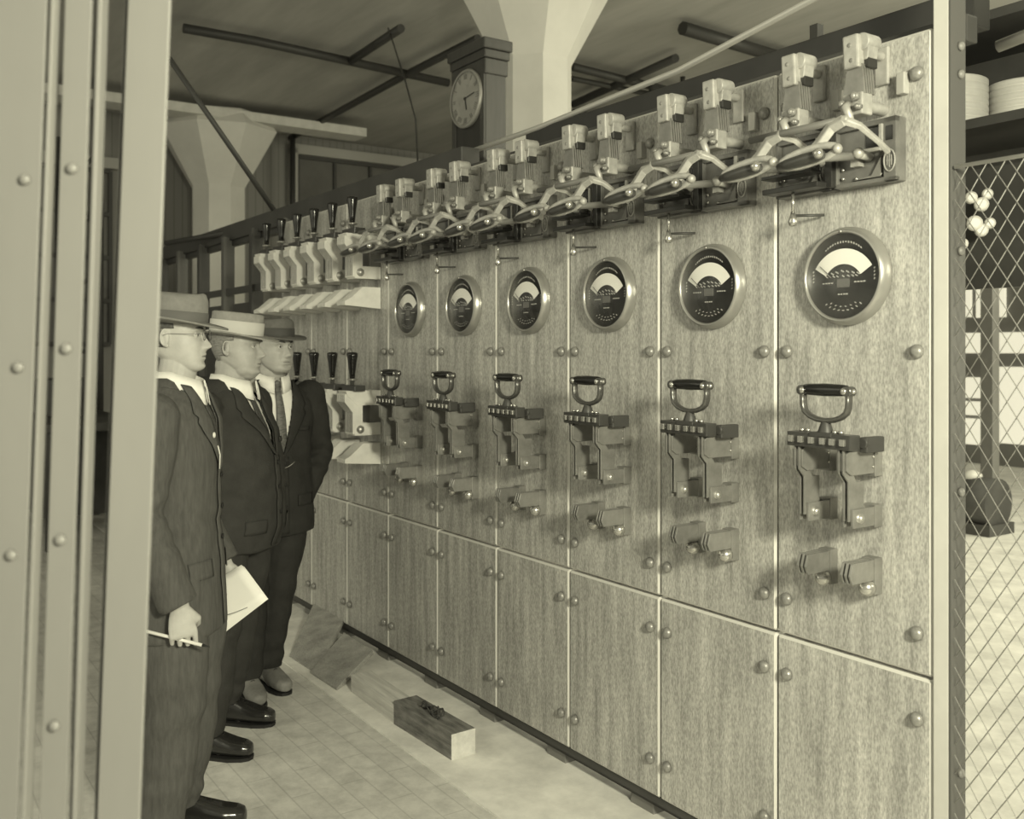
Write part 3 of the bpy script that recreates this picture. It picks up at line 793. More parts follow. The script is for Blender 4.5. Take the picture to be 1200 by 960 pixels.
# two square boards leaning on the foot of the switchboard
def leaning(c4, th, label):
    P = [Vector(p) for p in c4]
    n = (P[1]-P[0]).cross(P[3]-P[0]).normalized()
    b = MB(); A = [b.bm.verts.new(p) for p in P]; Bv = [b.bm.verts.new(p-n*th) for p in P]
    b.bm.faces.new(A); b.bm.faces.new(Bv[::-1])
    for i in range(4): b.bm.faces.new((A[i], Bv[i], Bv[(i+1) % 4], A[(i+1) % 4]))
    o = b.obj('loose_board', board_m, None, .002)
    tag(o, label, 'board'); return o
def lift(px, py, z):
    Y = (H-z)*F/(py-412); return Vector(((px-600)/F*Y, Y, z))
leaning([lift(339, 769, .012), lift(372, 790, .012), lift(403, 725, .11), lift(368, 706, .11)], .02, 'square scuffed board leaning at the panel foot, the farther one')
leaning([lift(363, 787, .016), lift(394, 807, .016), lift(437, 762, .09), lift(403, 741, .09)], .022, 'square scuffed board leaning at the panel foot, the nearer one')

# ================================================================== PEOPLE
def catmull(xs, ys, x):
    n = len(xs)
    if x <= xs[0]: return ys[0]
    if x >= xs[-1]: return ys[-1]
    for i in range(n-1):
        if x <= xs[i+1]: break
    h = xs[i+1]-xs[i]; t = (x-xs[i])/h
    m0 = (ys[i+1]-ys[max(i-1, 0)])/(xs[i+1]-xs[max(i-1, 0)])*h
    m1 = (ys[min(i+2, n-1)]-ys[i])/(xs[min(i+2, n-1)]-xs[i])*h
    return (2*t**3-3*t**2+1)*ys[i]+(t**3-2*t**2+t)*m0+(-2*t**3+3*t**2)*ys[i+1]+(t**3-t**2)*m1
#            z      half-width  front   back
HEAD = [(-.122, .020, .066, -.030), (-.117, .034, .077, -.020), (-.105, .047, .085, .004), (-.090, .056, .085, .030), (-.075, .062, .088, .050), (-.060, .066, .089, .066),
        (-.035, .071, .087, .082), (-.010, .0735, .083, .092), (.010, .076, .087, .097), (.035, .077, .086, .100), (.060, .073, .080, .095), (.085, .060, .064, .078), (.100, .042, .044, .055), (.108, .020, .020, .027)]
ZS = [h[0] for h in HEAD]
def g(x, s): return math.exp(-(x/s)**2)
def head_pt(z, th, wide=1.0, off=0.0, nose=1.0):
    w = catmull(ZS, [h[1] for h in HEAD], z)*wide+off; f = catmull(ZS, [h[2] for h in HEAD], z)+off; bk = catmull(ZS, [h[3] for h in HEAD], z)+off
    yc = (bk-f)/2; ry = (bk+f)/2
    c, s = math.cos(th), math.sin(th)
    e = .88
    x = w*math.copysign(abs(s)**e, s); y = yc-ry*math.copysign(abs(c)**e, c)
    if c > 0 and off < .004:
        ax = abs(x); d = 0
        nb = catmull([-.062, -.052, -.044, -.034, -.016, .0, .014, .03], [0, .010, .025, .0225, .0135, .006, .002, 0], z)*nose
        d += nb*g(x, .0095+.005*g(z+.046, .010))
        d += .006*g(ax-.012, .006)*g(z+.048, .006)*nose               # nostril wings
        d -= .014*g(ax-.030, .015)*g(z+.003, .0095)                    # sockets
        d += .005*g(ax-.031, .010)*g(z+.005, .006)                    # lids
        d += .006*g(ax-.028, .022)*g(z-.014, .006)                   # brow
        d += .0055*g(x, .020)*g(z+.0665, .0045)+.0055*g(x, .017)*g(z+.0805, .0055)
        d -= .0045*g(x, .022)*g(z+.0735, .0022)
        d -= .004*g(x, .02)*g(z+.091, .005)
        d += .005*g(x, .02)*g(z+.107, .010)
        d += .004*g(ax-.046, .015)*g(z+.032, .014)
        d -= .0025*g(ax-.030, .006)*g(z+.060, .012)
        y -= d*(c**.25)
    return Vector((x, y, z))
def head_mesh(bm, M, wide=1.0, off=0.0, nose=1.0, pred=None, nz=84, nt=96):
    z0, z1 = ZS[0], ZS[-1]
    V = []
    for i in range(nz+1):
        z = z0+(z1-z0)*i/nz
        V.append([head_pt(z, 2*PI*j/nt, wide, off, nose) for j in range(nt)])
    if pred is None:
        R = [[bm.verts.new(M @ p) for p in r] for r in V]
        for i in range(nz):
            for j in range(nt): f = bm.faces.new((R[i][j], R[i][(j+1) % nt], R[i+1][(j+1) % nt], R[i+1][j])); f.smooth = True
        bm.faces.new(R[0][::-1]); bm.faces.new(R[-1])
    else:
        cache = {}
        def vv(i, j):
            j %= nt
            if (i, j) not in cache: cache[i, j] = bm.verts.new(M @ V[i][j])
            return cache[i, j]
        for i in range(nz):
            for j in range(nt):
                if pred(V[i][j]):
                    f = bm.faces.new((vv(i, j), vv(i, j+1), vv(i+1, j+1), vv(i+1, j))); f.smooth = True
def fuse(mb, name, m, voxel, smooth_it=3, parent=None, disp=None, cut=None, fac=.5):
    bmesh.ops.recalc_face_normals(mb.bm, faces=mb.bm.faces)
    me = bpy.data.meshes.new('tmp'); mb.bm.to_mesh(me); mb.bm.free()
    o = bpy.data.objects.new('tmp', me); COL.objects.link(o)
    r = o.modifiers.new('r', 'REMESH'); r.mode = 'VOXEL'; r.voxel_size = voxel; r.use_smooth_shade = True
    if smooth_it:
        s = o.modifiers.new('s', 'SMOOTH'); s.iterations = smooth_it; s.factor = fac
    dg = bpy.context.evaluated_depsgraph_get(); dg.update()
    me2 = bpy.data.meshes.new_from_object(o.evaluated_get(dg))
    bpy.data.objects.remove(o); bpy.data.meshes.remove(me)
    bm = bmesh.new(); bm.from_mesh(me2)
    if disp:
        bm.normal_update()
        for v in bm.verts: v.co += v.normal*disp(v.co)
    bvh = BVHTree.FromBMesh(bm)
    if cut:
        dead = [f for f in bm.faces if cut(f.calc_center_median())]
        bmesh.ops.delete(bm, geom=dead, context='FACES')
    for f in bm.faces: f.smooth = True
    bm.to_mesh(me2); bm.free(); me2.name = name
    me2.materials.clear(); me2.materials.append(m)
    o = bpy.data.objects.new(name, me2); COL.objects.link(o)
    if parent: o.parent = parent
    return o, bvh
def loftz(mb, rows, n=32, e=.9):       # rows: (z, cx, cy, rx, ry)
    R = []
    for (z, cx, cy, rx, ry) in rows:
        R.append([(cx+rx*math.copysign(abs(math.cos(a))**e, math.cos(a)), cy+ry*math.copysign(abs(math.sin(a))**e, math.sin(a)), z) for a in [2*PI*j/n for j in range(n)]])
    mb.rings(R)
def hand(mb, wrist, d, nrm, curls, thumb=.5, right=True, sc=1.0):
    """wrist point, finger direction d, palm normal nrm (direction the fingers curl to)"""
    d = Vector(d).normalized(); nrm = Vector(nrm); nrm = (nrm-d*nrm.dot(d)).normalized()
    sd = d.cross(nrm)                                             # towards the thumb for one hand
    if not right: sd = -sd
    wst = Vector(wrist)
    R = []
    for (u, w, h) in ((-.03, .026, .020), (0, .027, .019), (.03, .036, .017), (.06, .041, .0155), (.085, .041, .013), (.094, .036, .009)):
        c = wst+d*u*sc
        R.append([c+sd*w*sc*math.cos(a)+nrm*h*sc*math.sin(a) for a in [2*PI*j/16 for j in range(16)]])
    mb.rings(R)
    for k, (off, ln, r) in enumerate(((.0335, .072, .0088), (.0115, .080, .0090), (-.0110, .074, .0086), (-.0325, .058, .0078))):
        p = wst+(d*.086+sd*off)*sc; a = 0; pts = [p-d*.015]; rad = [r*sc]
        pts.append(p.copy()); rad.append(r*1.06*sc)
        cl = curls[k]
        for q, (fr_, ca) in enumerate(((.44, cl[0]), (.31, cl[1]), (.25, cl[2]))):
            a += ca; dd = d*math.cos(a)+nrm*math.sin(a)
            p = p+dd*ln*fr_*sc; pts.append(p.copy()); rad.append(r*sc*(1-.12*(q+1)))
        mb.tube(pts, rad, 10); mb.ball(pts[-1], rad[-1]*.98)
    p = wst+(d*.022+sd*.026)*sc; dd = (d*.75+sd*.6+nrm*.25).normalized()
    pts = [p-dd*.01, p+dd*.035*sc]; 
    d2 = (dd*(1-thumb)+d*thumb*.6+nrm*thumb*.8).normalized(); pts.append(pts[-1]+d2*.030*sc)
    d3 = (d2*.7+nrm*.4-sd*.2*thumb).normalized(); pts.append(pts[-1]+d3*.024*sc)
    mb.tube(pts, [.013*sc, .0125*sc, .0105*sc, .008*sc], 10); mb.ball(pts[-1], .008*sc)
    return
def shoe(parent, x, y, yaw, m, L=.29):
    def rowsf(rows, n=20):
        R = []
        for (u, hw, h, zb) in rows:     # u along foot (toe is -y)
            ring = []
            for j in range(n):
                a = 2*PI*j/n; cx = math.cos(a); sz = math.sin(a)
                z = zb+(h*(sz*.5+.5) if sz > 0 else h*.5*(1+sz))
                z = max(z, zb)
                ring.append((hw*math.copysign(abs(cx)**.7, cx), u, z))
            R.append(ring)
        return R
    f = L/.29
    b = MB(); b.rings(rowsf([(-.195*f, .012, .03, .018), (-.188*f, .030, .045, .016), (-.165*f, .042, .056, .014), (-.12*f, .049, .064, .014), (-.06*f, .045, .085, .014), (-.01*f, .038, .105, .014), (.04*f, .036, .115, .014), (.075*f, .034, .115, .014), (.092*f, .022, .095, .016)]))
    b.cyl((0, .045, .10), (0, .05, .15), .038, .040)
    M = Matrix.Translation((x, y, 0)) @ Matrix.Rotation(yaw, 4, 'Z')
    bmesh.ops.transform(b.bm, matrix=M, verts=b.bm.verts)
    s, _ = fuse(b, 'shoe', m, .005, 3, parent)
    b = MB()
    def outl(k):
        pts = [(-.197*f, .0), (-.19*f, .024), (-.165*f, .040), (-.11*f, .049), (-.05*f, .043), (0, .036), (.06*f, .037), (.088*f, .028), (.097*f, .0)]
        return [(w*k, u) for u, w in pts]+[(-w*k, u) for u, w in pts[-2:0:-1]]
    b.prism(outl(1.04), 0, .013, 'Z'); b.prism([p for p in outl(1.0) if p[1] > .02], 0, .024, 'Z')
    bmesh.ops.transform(b.bm, matrix=M, verts=b.bm.verts)
    b.obj('sole', sole_m, s)
    b = MB()
    for q in range(4): b.tube([(-.016, -.075+.018*q, .088+.007*q), (0, -.078+.018*q, .097+.007*q), (.016, -.075+.018*q, .088+.007*q)], .002, 6)
    bmesh.ops.transform(b.bm, matrix=M, verts=b.bm.verts)
    b.obj('laces', sole_m, s)

def hat(parent, M, felt, ribbon, rx, ry, hgt, brim, band, crease=True, tilt=0, curl=.012, flat=False):
    n = 48
    def ring(kx, ky, z, f=None): return [M @ Vector((rx*kx*math.cos(a), ry*ky*math.sin(a), z+(f(a) if f else 0))) for a in [2*PI*j/n for j in range(n)]]
    b = MB()
    top = (lambda a: -.012*abs(math.cos(a))) if crease else None
    kt = .90 if not flat else .97
    rows = [ring(1, 1, 0), ring(1.0, 1.0, hgt*.4), ring(.97, .97, hgt*.75), ring(kt, kt, hgt*.95, top), ring(kt*.88, kt*.90, hgt, top)]
    if crease: rows += [ring(.55, .62, hgt-.006), ring(.25, .45, hgt-.020), ring(.06, .3, hgt-.026)]
    else: rows += [ring(.5, .5, hgt+.001), ring(.1, .1, hgt+.001)]
    R = rows
    b.rings(R, cap=True)
    o = b.obj('hat_crown', felt, parent, fix=True)
    b = MB()
    bo = lambda a: curl*abs(math.cos(a))**2 - .010*max(0, -math.sin(a))
    def br_(k, z0): return [M @ Vector(((rx+brim*k)*math.cos(a), (ry+brim*k)*math.sin(a), z0+(bo(a)*k*k))) for a in [2*PI*j/n for j in range(n)]]
    b.rings([br_(-.1, .002), br_(.2, .002), br_(.6, 0.0), br_(.93, 0), br_(1.0, .001), br_(1.0, .006), br_(.93, .006), br_(.6, .006), br_(.2, .009), br_(-.1, .010)], cap=False, closed=True)
    b.obj('hat_brim', felt, o)
    b = MB(); b.rings([ring(1.012, 1.012, .006), ring(1.018, 1.018, .008), ring(1.016, 1.016, band), ring(1.0, 1.0, band+.001)], cap=False)
    b.obj('hat_band', ribbon, o)
    return o

def person(loc, face, label, p):
    """figure in its own frame: faces -Y, its right hand on -X"""
    phi = math.atan2(face[1], face[0])+PI/2
    S = p.get('S', 1.0)                                           # height factor, 1 = eyes at 1.62
    def z(v): return v*S
    hy = p.get('head_yaw', 0); fat = p.get('fat', 0)
    hp = p.get('head_pitch', 0)
    hc = Vector((p.get('hx', 0), -.035+p.get('hy', 0), z(1.627)))
    MH = Matrix.Translation(hc) @ Matrix.Rotation(hy, 4, 'Z') @ Matrix.Rotation(hp, 4, 'X') @ Matrix.Scale(p.get('hs', 1.0), 4)
    wide = 1+fat*.10
    # ---------- body
    b = MB()
    head_mesh(b.bm, MH, wide, 0, p.get('nose', 1))
    for sx in (-1, 1):
        # ear: rim and lobe
        c = Vector((sx*.0755*wide, .010, -.014))
        rim = []
        for j in range(11):
            a = -2.2+4.5*j/10
            rim.append(MH @ (c+Vector((sx*(.006+.004*math.cos(a)), .012*math.cos(a)*1.0+.002, .026*math.sin(a)+.002))))
        b.tube(rim, .0038, 8); b.ball(MH @ c, 1, (.008, .011, .024)); b.ball(MH @ (c+Vector((sx*.005, -.003, -.022))), 1, (.006, .007, .009))
    nk = .060+.012*fat
    neck = [(hc.x*.3, .012, z(1.42), nk+.012), (hc.x*.5, .004, z(1.47), nk), (hc.x*.9, -.006, z(1.53), nk-.002), (hc.x, -.010, z(1.59), nk-.004)]
    b.tube([Vector(q[:3]) for q in neck], [q[3] for q in neck], 20)
    if fat:
        q_ = .6+.4*fat; b.ball(MH @ Vector((0, -.036, -.112)), 1, (.046*q_, .045*q_, .026*q_)); b.ball(MH @ Vector((.030, -.028, -.086)), 1, (.034*q_, .046*q_, .038*q_)); b.ball(MH @ Vector((-.030, -.028, -.086)), 1, (.034*q_, .046*q_, .038*q_))
        b.ball(MH @ Vector((0, .046, -.080)), 1, (.048, .040, .05))
    fb = fat
    rows = [(.80, .150, .095), (.90, .165+.02*fb, .110+.03*fb), (1.02, .145+.035*fb, .095+.06*fb), (1.15, .150+.03*fb, .10+.05*fb), (1.28, .165+.015*fb, .108+.02*fb), (1.37, .165, .095), (1.42, .115, .075), (1.45, .06, .055)]
    loftz(b, [(z(a), 0, 0-.02*fb*(1 if .9 < a < 1.2 else 0), rx, ry) for a, rx, ry in rows])
    arms = p['arms']
    for A in arms:
        sh, el, wr = Vector(A['sh']), Vector(A['el']), Vector(A['wr'])
        b.tube([sh+Vector((0, 0, 0)), sh.lerp(el, .5), el, el.lerp(wr, .35), wr], [.050, .045, .038, .038, .026], 12)
        hand(b, wr, A['d'], A['n'], A.get('curl', [(.5, .5, .3)]*4), A.get('thumb', .5), A['right'])
    for L in p['legs']:
        b.tube([Vector(q) for q in L], [.080, .075, .055, .048, .036], 14)
        an = Vector(L[-1]); b.tube([an+Vector((0, .02, .0)), an+Vector((0, .0, -.03)), an+Vector((0, -.08, -.05))], [.035, .034, .026], 10)
    body, _ = fuse(b, 'person', p['skin'], .0030, 2, None, fac=.35)
    body.location = loc; body.rotation_euler = (0, 0, phi)
    tag(body, label, 'person')
    # ---------- eyes, brows, lips, hair
    for sx in (-1, 1):
        ec = Vector((sx*.031, -.0655, -.0055))
        b = MB(); b.ball(MH @ ec, .0125*p.get('hs', 1)); e = b.obj('eye', eye_w, body)
        look = Vector((.0, -1, 0)); b = MB(); b.ball(MH @ (ec+look*.0078), .0062); b.obj('iris', eye_d, e)
        lidp = [MH @ Vector((sx*(.019+.025*j/6), -.0805+.0085*(j/6)**1.6-.0012*math.sin(PI*j/6), -.0025+.0045*math.sin(PI*j/6)-.002*(j/6))) for j in range(7)]
        MB().tube(lidp, .0016, 6).obj('eyelid', lip_m, body)
        bw = [MH @ Vector((sx*(.014+.034*j/6), -.0895+.018*(j/6)**2, .0135+.004*math.sin(PI*j/6*.8))) for j in range(7)]
        MB().tube(bw, [.002, .003, .0032, .003, .0028, .0022, .0012], 6, flat=1.2).obj('eyebrow', p['hair'], body)
    lp = [MH @ Vector((.024*(j/4-1), -.0905+.0075*abs(j/4-1)**2, -.0738-.001*abs(j/4-1))) for j in range(9)]
    MB().tube(lp, [.0005, .0012, .0016, .0018, .0018, .0018, .0016, .0012, .0005], 6).obj('mouth_line', mat('mouth_line', 110, .6), body)
    b = MB()
    def hp_(q): 
        back = q.y > (.0 if q.z > -.01 else .030)
        return q.z > -.062+.02*(q.y < .05) and ((q.y > -.012+.3*max(0, .02-q.z)) if q.z < .045 else True) and q.z < .085 and not (abs(q.x) > .05 and -.045 < q.z < .014 and q.y < .026) and (q.z < .045 or q.y > -.06)
    head_mesh(b.bm, MH, wide, .005, 1, hp_, 60, 72)
    h = b.obj('hair', p['hair'], body, fix=False)
    sdf = h.modifiers.new('s', 'SOLIDIFY'); sdf.thickness = .004; sdf.offset = -1
    # ---------- trousers
    tro = p['trousers']
    b = MB()
    loftz(b, [(z(.78), 0, 0, .155+.015*fb, .115+.02*fb), (z(.90), 0, -.005, .178+.02*fb, .128+.04*fb), (z(.98), 0, -.01*fb, .172+.03*fb, .122+.06*fb), (z(1.03), 0, -.01*fb, .165+.03*fb, .118+.06*fb)])
    for k_, L in enumerate(p['legs']):
        P = [Vector(q) for q in L]; hem = P[-1]+Vector((0, .005, .005))
        b.tube([P[0]+Vector((0, 0, .02)), P[1], P[2], P[3], hem+Vector((0, 0, .02)), hem], [.108, .100, .082, .076, .074, .075], 18, flat=1.14, up=(0, 1, 0))
    def dt(co):
        f = noise.noise(Vector((co.x*6, co.y*6, co.z*4)))*.010
        low = max(0, 1-(co.z)/.42)
        f += .006*low*math.sin(co.z*58+3*noise.noise(co*7))
        f += .005*g(co.z-.47*S, .10)*math.sin(co.z*45+co.y*18)
        return f
    fuse(b, 'trousers', tro, .007, 5, body, dt)
    # ---------- shirt
    sy = lambda zz: 0
    b = MB()
    loftz(b, [(z(1.00), 0, -.01*fb, .150+.03*fb, .108+.055*fb), (z(1.15), 0, -.01*fb, .155+.03*fb, .112+.05*fb), (z(1.28), 0, -.004, .168+.012*fb, .118+.022*fb), (z(1.36), 0, .0, .165, .106), (z(1.42), hc.x*.2, .004, .115, .080), (z(1.445), hc.x*.3, .004, .078, .068), (z(1.465), hc.x*.4, .0, .066, .062)])
    sh_, _ = fuse(b, 'shirt', shirt_m, .006, 4, body)
    # collar: folded band around the neck, open in front
    b = MB(); R1 = []; n = 40; kr = nk+.010
    cc = Vector((hc.x*.55, .0, 0))
    for (dz, dr) in ((1.447, .012), (1.475, .005), (1.506, .000), (1.509, .004), (1.478, .013), (1.445, .021)):
        row = []
        for j in range(n+1):
            a = -PI/2+.22+(2*PI-.44)*j/n
            front = max(0, -math.sin(a))
            zz = z(dz)-.030*front*(1 if dz > 1.46 else 1.15)-.012*front**6*(dz < 1.46)
            row.append(Vector((cc.x+(kr+dr)*math.cos(a), cc.y-.002+(kr+dr)*math.sin(a)*1.0-.012*front, zz)))
        R1.append(row)
    V = [[b.bm.verts.new(q) for q in r] for r in R1]
    for i in range(len(V)-1):
        for j in range(n): f = b.bm.faces.new((V[i][j], V[i][j+1], V[i+1][j+1], V[i+1][j])); f.smooth = True
    o = b.obj('collar', shirt_m, sh_, fix=True)
    m_ = o.modifiers.new('s', 'SOLIDIFY'); m_.thickness = .003
    # ---------- jacket
    b = MB(); hem = p.get('hem', .74)
    J = [(hem, .200+.02*fb, .150+.03*fb), (hem+.02, .202+.02*fb, .151+.03*fb), (.90, .196+.03*fb, .145+.05*fb), (1.02, .180+.04*fb, .132+.065*fb), (1.15, .180+.035*fb, .132+.06*fb), (1.28, .190+.02*fb, .136+.03*fb), (1.36, .190, .124), (1.415, .150, .098), (1.45, .105, .082), (1.475, .082, .074)]
    loftz(b, [(z(a), hc.x*.3*max(0, (a-1.36)/.1), -.012*fb*(.85 < a < 1.3)+.004, rx, ry) for a, rx, ry in J])
    for A in arms:
        sh, el, wr = Vector(A['sh']), Vector(A['el']), Vector(A['wr'])
        cuff = el.lerp(wr, A.get('cuff', .97))
        b.tube([sh+Vector((-.04*(1 if sh.x > 0 else -1), 0, .01)), sh, sh.lerp(el, .3), sh.lerp(el, .65), el, el.lerp(cuff, .5), cuff], [.072, .080, .078, .070, .066, .062, .056], 20)
        b.ball(sh+Vector((0, 0, .0)), .080)
    zv = z(p.get('vz', 1.16)); zt = z(1.46); vw = p.get('vw', .072)
    def half(zz): return vw*max(0.0, (zz-zv)/(zt-zv))**.8
    def cut(c):
        if c.z > z(1.452) and (c.x-hc.x*.5)**2+(c.y)**2 < .098**2: return True
        return zv < c.z < z(1.50) and c.y < .01 and abs(c.x-hc.x*.3) < half(c.z)
    def dj(co):
        f = noise.noise(Vector((co.x*7, co.y*7, co.z*3.2)))*.009
        f += noise.noise(Vector((co.x*16+5, co.y*16, co.z*12)))*.004
        for A in arms:
            el = Vector(A['el']); dd = (co-el).length
            if dd < .17: f += .006*(1-dd/.17)*math.sin((co.z+co.y*.7)*95)
        w_ = g(co.z-z(1.05), .05); f += .004*w_*math.sin(co.z*70+co.x*20)
        return f
    jk, bvh = fuse(b, 'jacket', p['suit'], .006, 5, body, dj, cut)
    m_ = jk.modifiers.new('s', 'SOLIDIFY'); m_.thickness = .004; m_.offset = -1
    def srf(x, zz, off=.004):
        h_ = bvh.ray_cast(Vector((x, -1, zz)), Vector((0, 1, 0)))
        return Vector((x, (h_[0].y if h_[0] else -.1)-off, zz))
    # lapels
    for sx in (-1, 1):
        b = MB(); rows = []
        for q in range(19):
            f = q/18; zz = zt+(zv-zt)*f
            xi = half(zz); wd = (.018+.062*min(1, f/.38)) if f < .38 else .080*(1-((f-.38)/.62))**.8+.006
            if .34 < f < .40: wd -= .02
            row = []
            for c_ in range(6):
                x = hc.x*.3+sx*(xi-.004+wd*c_/5); row.append(srf(x, zz+.010*c_/5, .007+.004*math.sin(PI*c_/5)))
            rows.append([b.bm.verts.new(v) for v in row])
        for i in range(18):
            for c_ in range(5): f_ = b.bm.faces.new((rows[i][c_], rows[i][c_+1], rows[i+1][c_+1], rows[i+1][c_])); f_.smooth = True
        o = b.obj('lapel', p['suit'], jk); m_ = o.modifiers.new('s', 'SOLIDIFY'); m_.thickness = .004; m_.offset = 0
    # jacket collar round the back of the neck
    b = MB(); R1 = []
    for (dz, dr) in ((1.440, .040), (1.462, .024), (1.488, .016), (1.489, .020), (1.462, .031), (1.436, .050)):
        row = []
        for j in range(31):
            a = -.55+(PI+1.1)*j/30
            fr_ = max(0, -math.sin(a))
            row.append(Vector((cc.x+(nk+.004+dr)*math.cos(a), .004+(nk+.002+dr)*math.sin(a), z(dz)-.05*fr_)))
        R1.append(row)
    V = [[b.bm.verts.new(q) for q in r] for r in R1]
    for i in range(5):
        for j in range(30): f = b.bm.faces.new((V[i][j], V[i][j+1], V[i+1][j+1], V[i+1][j])); f.smooth = True
    b.obj('jacket_collar', p['suit'], jk)
    # front edge, buttons, pockets
    def strip(x0, x1, za, zb, off, nm, mm, nx=4, nz=10, par=jk):
        b = MB(); V = [[b.bm.verts.new(srf(x0+(x1-x0)*i/nx, za+(zb-za)*j/nz, off)) for i in range(nx+1)] for j in range(nz+1)]
        for j in range(nz):
            for i in range(nx): f = b.bm.faces.new((V[j][i], V[j][i+1], V[j+1][i+1], V[j+1][i])); f.smooth = True
        o = b.obj(nm, mm, par); m_ = o.modifiers.new('s', 'SOLIDIFY'); m_.thickness = .003; m_.offset = 0; return o
    strip(-.012, .03, zv+.01, z(hem)+.012, .006, 'front_edge', p['suit'], 3, 24)
    for zz in (zv-.02, zv-.12, zv-.22):
        q = srf(.010, zz, .010); MB().lathe([(.009, 0), (.009, -.003), (.003, -.004)], q, 'Y', 14).obj('button', sole_m, jk)
    for sx in (-1, 1): strip(sx*.075, sx*.165, z(.93), z(.875), .006, 'pocket_flap', p['suit'], 6, 4)
    strip(.075, .15, z(1.245), z(1.225), .005, 'breast_pocket', p['suit'], 5, 2)
    # tie
    _, sb = None, None
    dgm = sh_.data; bm_ = bmesh.new(); bm_.from_mesh(dgm); sbv = BVHTree.FromBMesh(bm_); bm_.free()
    def ssf(x, zz, off):
        h_ = sbv.ray_cast(Vector((x, -1, zz)), Vector((0, 1, 0))); return Vector((x, (h_[0].y if h_[0] else -.1)-off, zz))
    b = MB(); V = []
    tx = hc.x*.4; ztie = z(1.455)
    for j in range(17):
        f = j/16; zz = ztie-.012+(zv-.03-ztie)*f; wd = (.017 if j == 0 else .013+.024*f)
        V.append([b.bm.verts.new(ssf(tx*(1-f)+wd*(i/3-1), zz, .007+.006*(1-abs(i/3-1)))-Vector((0, .006*(1-f), 0))) for i in range(7)])
    for j in range(16):
        for i in range(6): f_ = b.bm.faces.new((V[j][i], V[j][i+1], V[j+1][i+1], V[j+1][i])); f_.smooth = True
    t_ = b.obj('tie', p['tie'], body); m_ = t_.modifiers.new('s', 'SOLIDIFY'); m_.thickness = .004
    kq = ssf(tx, ztie-.012, .010); MB().ball(kq+Vector((0, -.006, .004)), 1, (.016, .011, .019)).obj('knot', p['tie'], t_)
    # shirt cuffs at visible hands, shoes, hat
    for (x, y, yaw) in p['feet']: shoe(body, x, y, yaw, p['shoe'])
    HM = MH @ Matrix.Translation((0, .004, .034)) @ Matrix.Rotation(p['hat'].get('tilt', .06), 4, 'X')
    hh = p['hat']; hat(body, HM, hh['felt'], hh['ribbon'], .079*wide+.004, .102, hh['h'], hh['brim'], hh['band'], hh.get('crease', True), flat=hh.get('flat', False))
    return body, MH, srf, jk

# --- man 1 (nearest, with pencil and papers)
P1 = dict(S=1.018, hy=.036, head_yaw=.0, head_pitch=-.02, arms=[
    dict(sh=(-.195, .01, 1.40), el=(-.245, .03, 1.10), wr=(-.225, -.075, .835), d=(.0, -.12, -1), n=(.75, .35, .0), curl=[(.15, 1.0, .9), (.30, 1.15, .9), (.42, 1.2, .9), (.55, 1.25, .9)], thumb=.9, right=True, cuff=.98),
    dict(sh=(.195, .01, 1.40), el=(.25, .04, 1.10), wr=(.225, -.10, .86), d=(-.05, -.35, -1), n=(-.9, 0, 0), curl=[(.7, .8, .5)]*4, thumb=.8, right=False)],
    legs=[[(-.092, 0, .88), (-.10, -.015, .68), (-.105, -.02, .48), (-.11, .0, .30), (-.115, .03, .085)], [(.092, 0, .88), (.10, -.02, .68), (.105, -.02, .48), (.11, .0, .30), (.115, .03, .085)]],
    feet=[(-.115, .0, -.12), (.115, .0, .12)], skin=skin, hair=hair_m, suit=suit1, trousers=suit1, tie=tie_m, shoe=leather, hem=.70, vz=1.20, vw=.066,
    hat=dict(felt=felt1, ribbon=felt1d, h=.105, brim=.066, band=.040, tilt=.10))
L1 = Vector(((207-600)/F*3.12, 3.12, 0))
m1, MH1, srf1, jk1 = person(L1, (1, .05), 'nearest person, in grey suit, felt hat and glasses, holding pencil and papers', P1)
# glasses
b = MB()
for sx in (-1, 1):
    b.tube([MH1 @ Vector((sx*.033+.019*math.cos(a), -.098, -.006+.017*math.sin(a))) for a in [2*PI*j/20 for j in range(20)]], .0007, 6, True)
    b.tube([MH1 @ Vector((sx*.052, -.097, -.004)), MH1 @ Vector((sx*.074, -.08, -.003)), MH1 @ Vector((sx*.082, .0, .0)), MH1 @ Vector((sx*.082, .02, -.006))], .0007, 6)
b.tube([MH1 @ Vector((-.014, -.099, -.004)), MH1 @ Vector((0, -.104, .0)), MH1 @ Vector((.014, -.099, -.004))], .0007, 6)
gl = b.obj('glasses', steel_dark, m1)
b = MB()
for sx in (-1, 1): b.lathe([(.018, 0), (.0005, .0004)], MH1 @ Vector((sx*.033, -.098, -.006)), 'Y', 20)
b.obj('lens', glass_m, gl)
q = srf1(-.060, 1.335, .014); MB().ball(q, .0095, (1, .5, 1)).obj('lapel_pin', porcelain, m1)
q = srf1(-.030, 1.27, .012); MB().tube([srf1(-.045, 1.30, .014), srf1(-.034, 1.27, .017), srf1(-.034, 1.225, .014)], .0022, 6).obj('watch_cord', porcelain, m1)
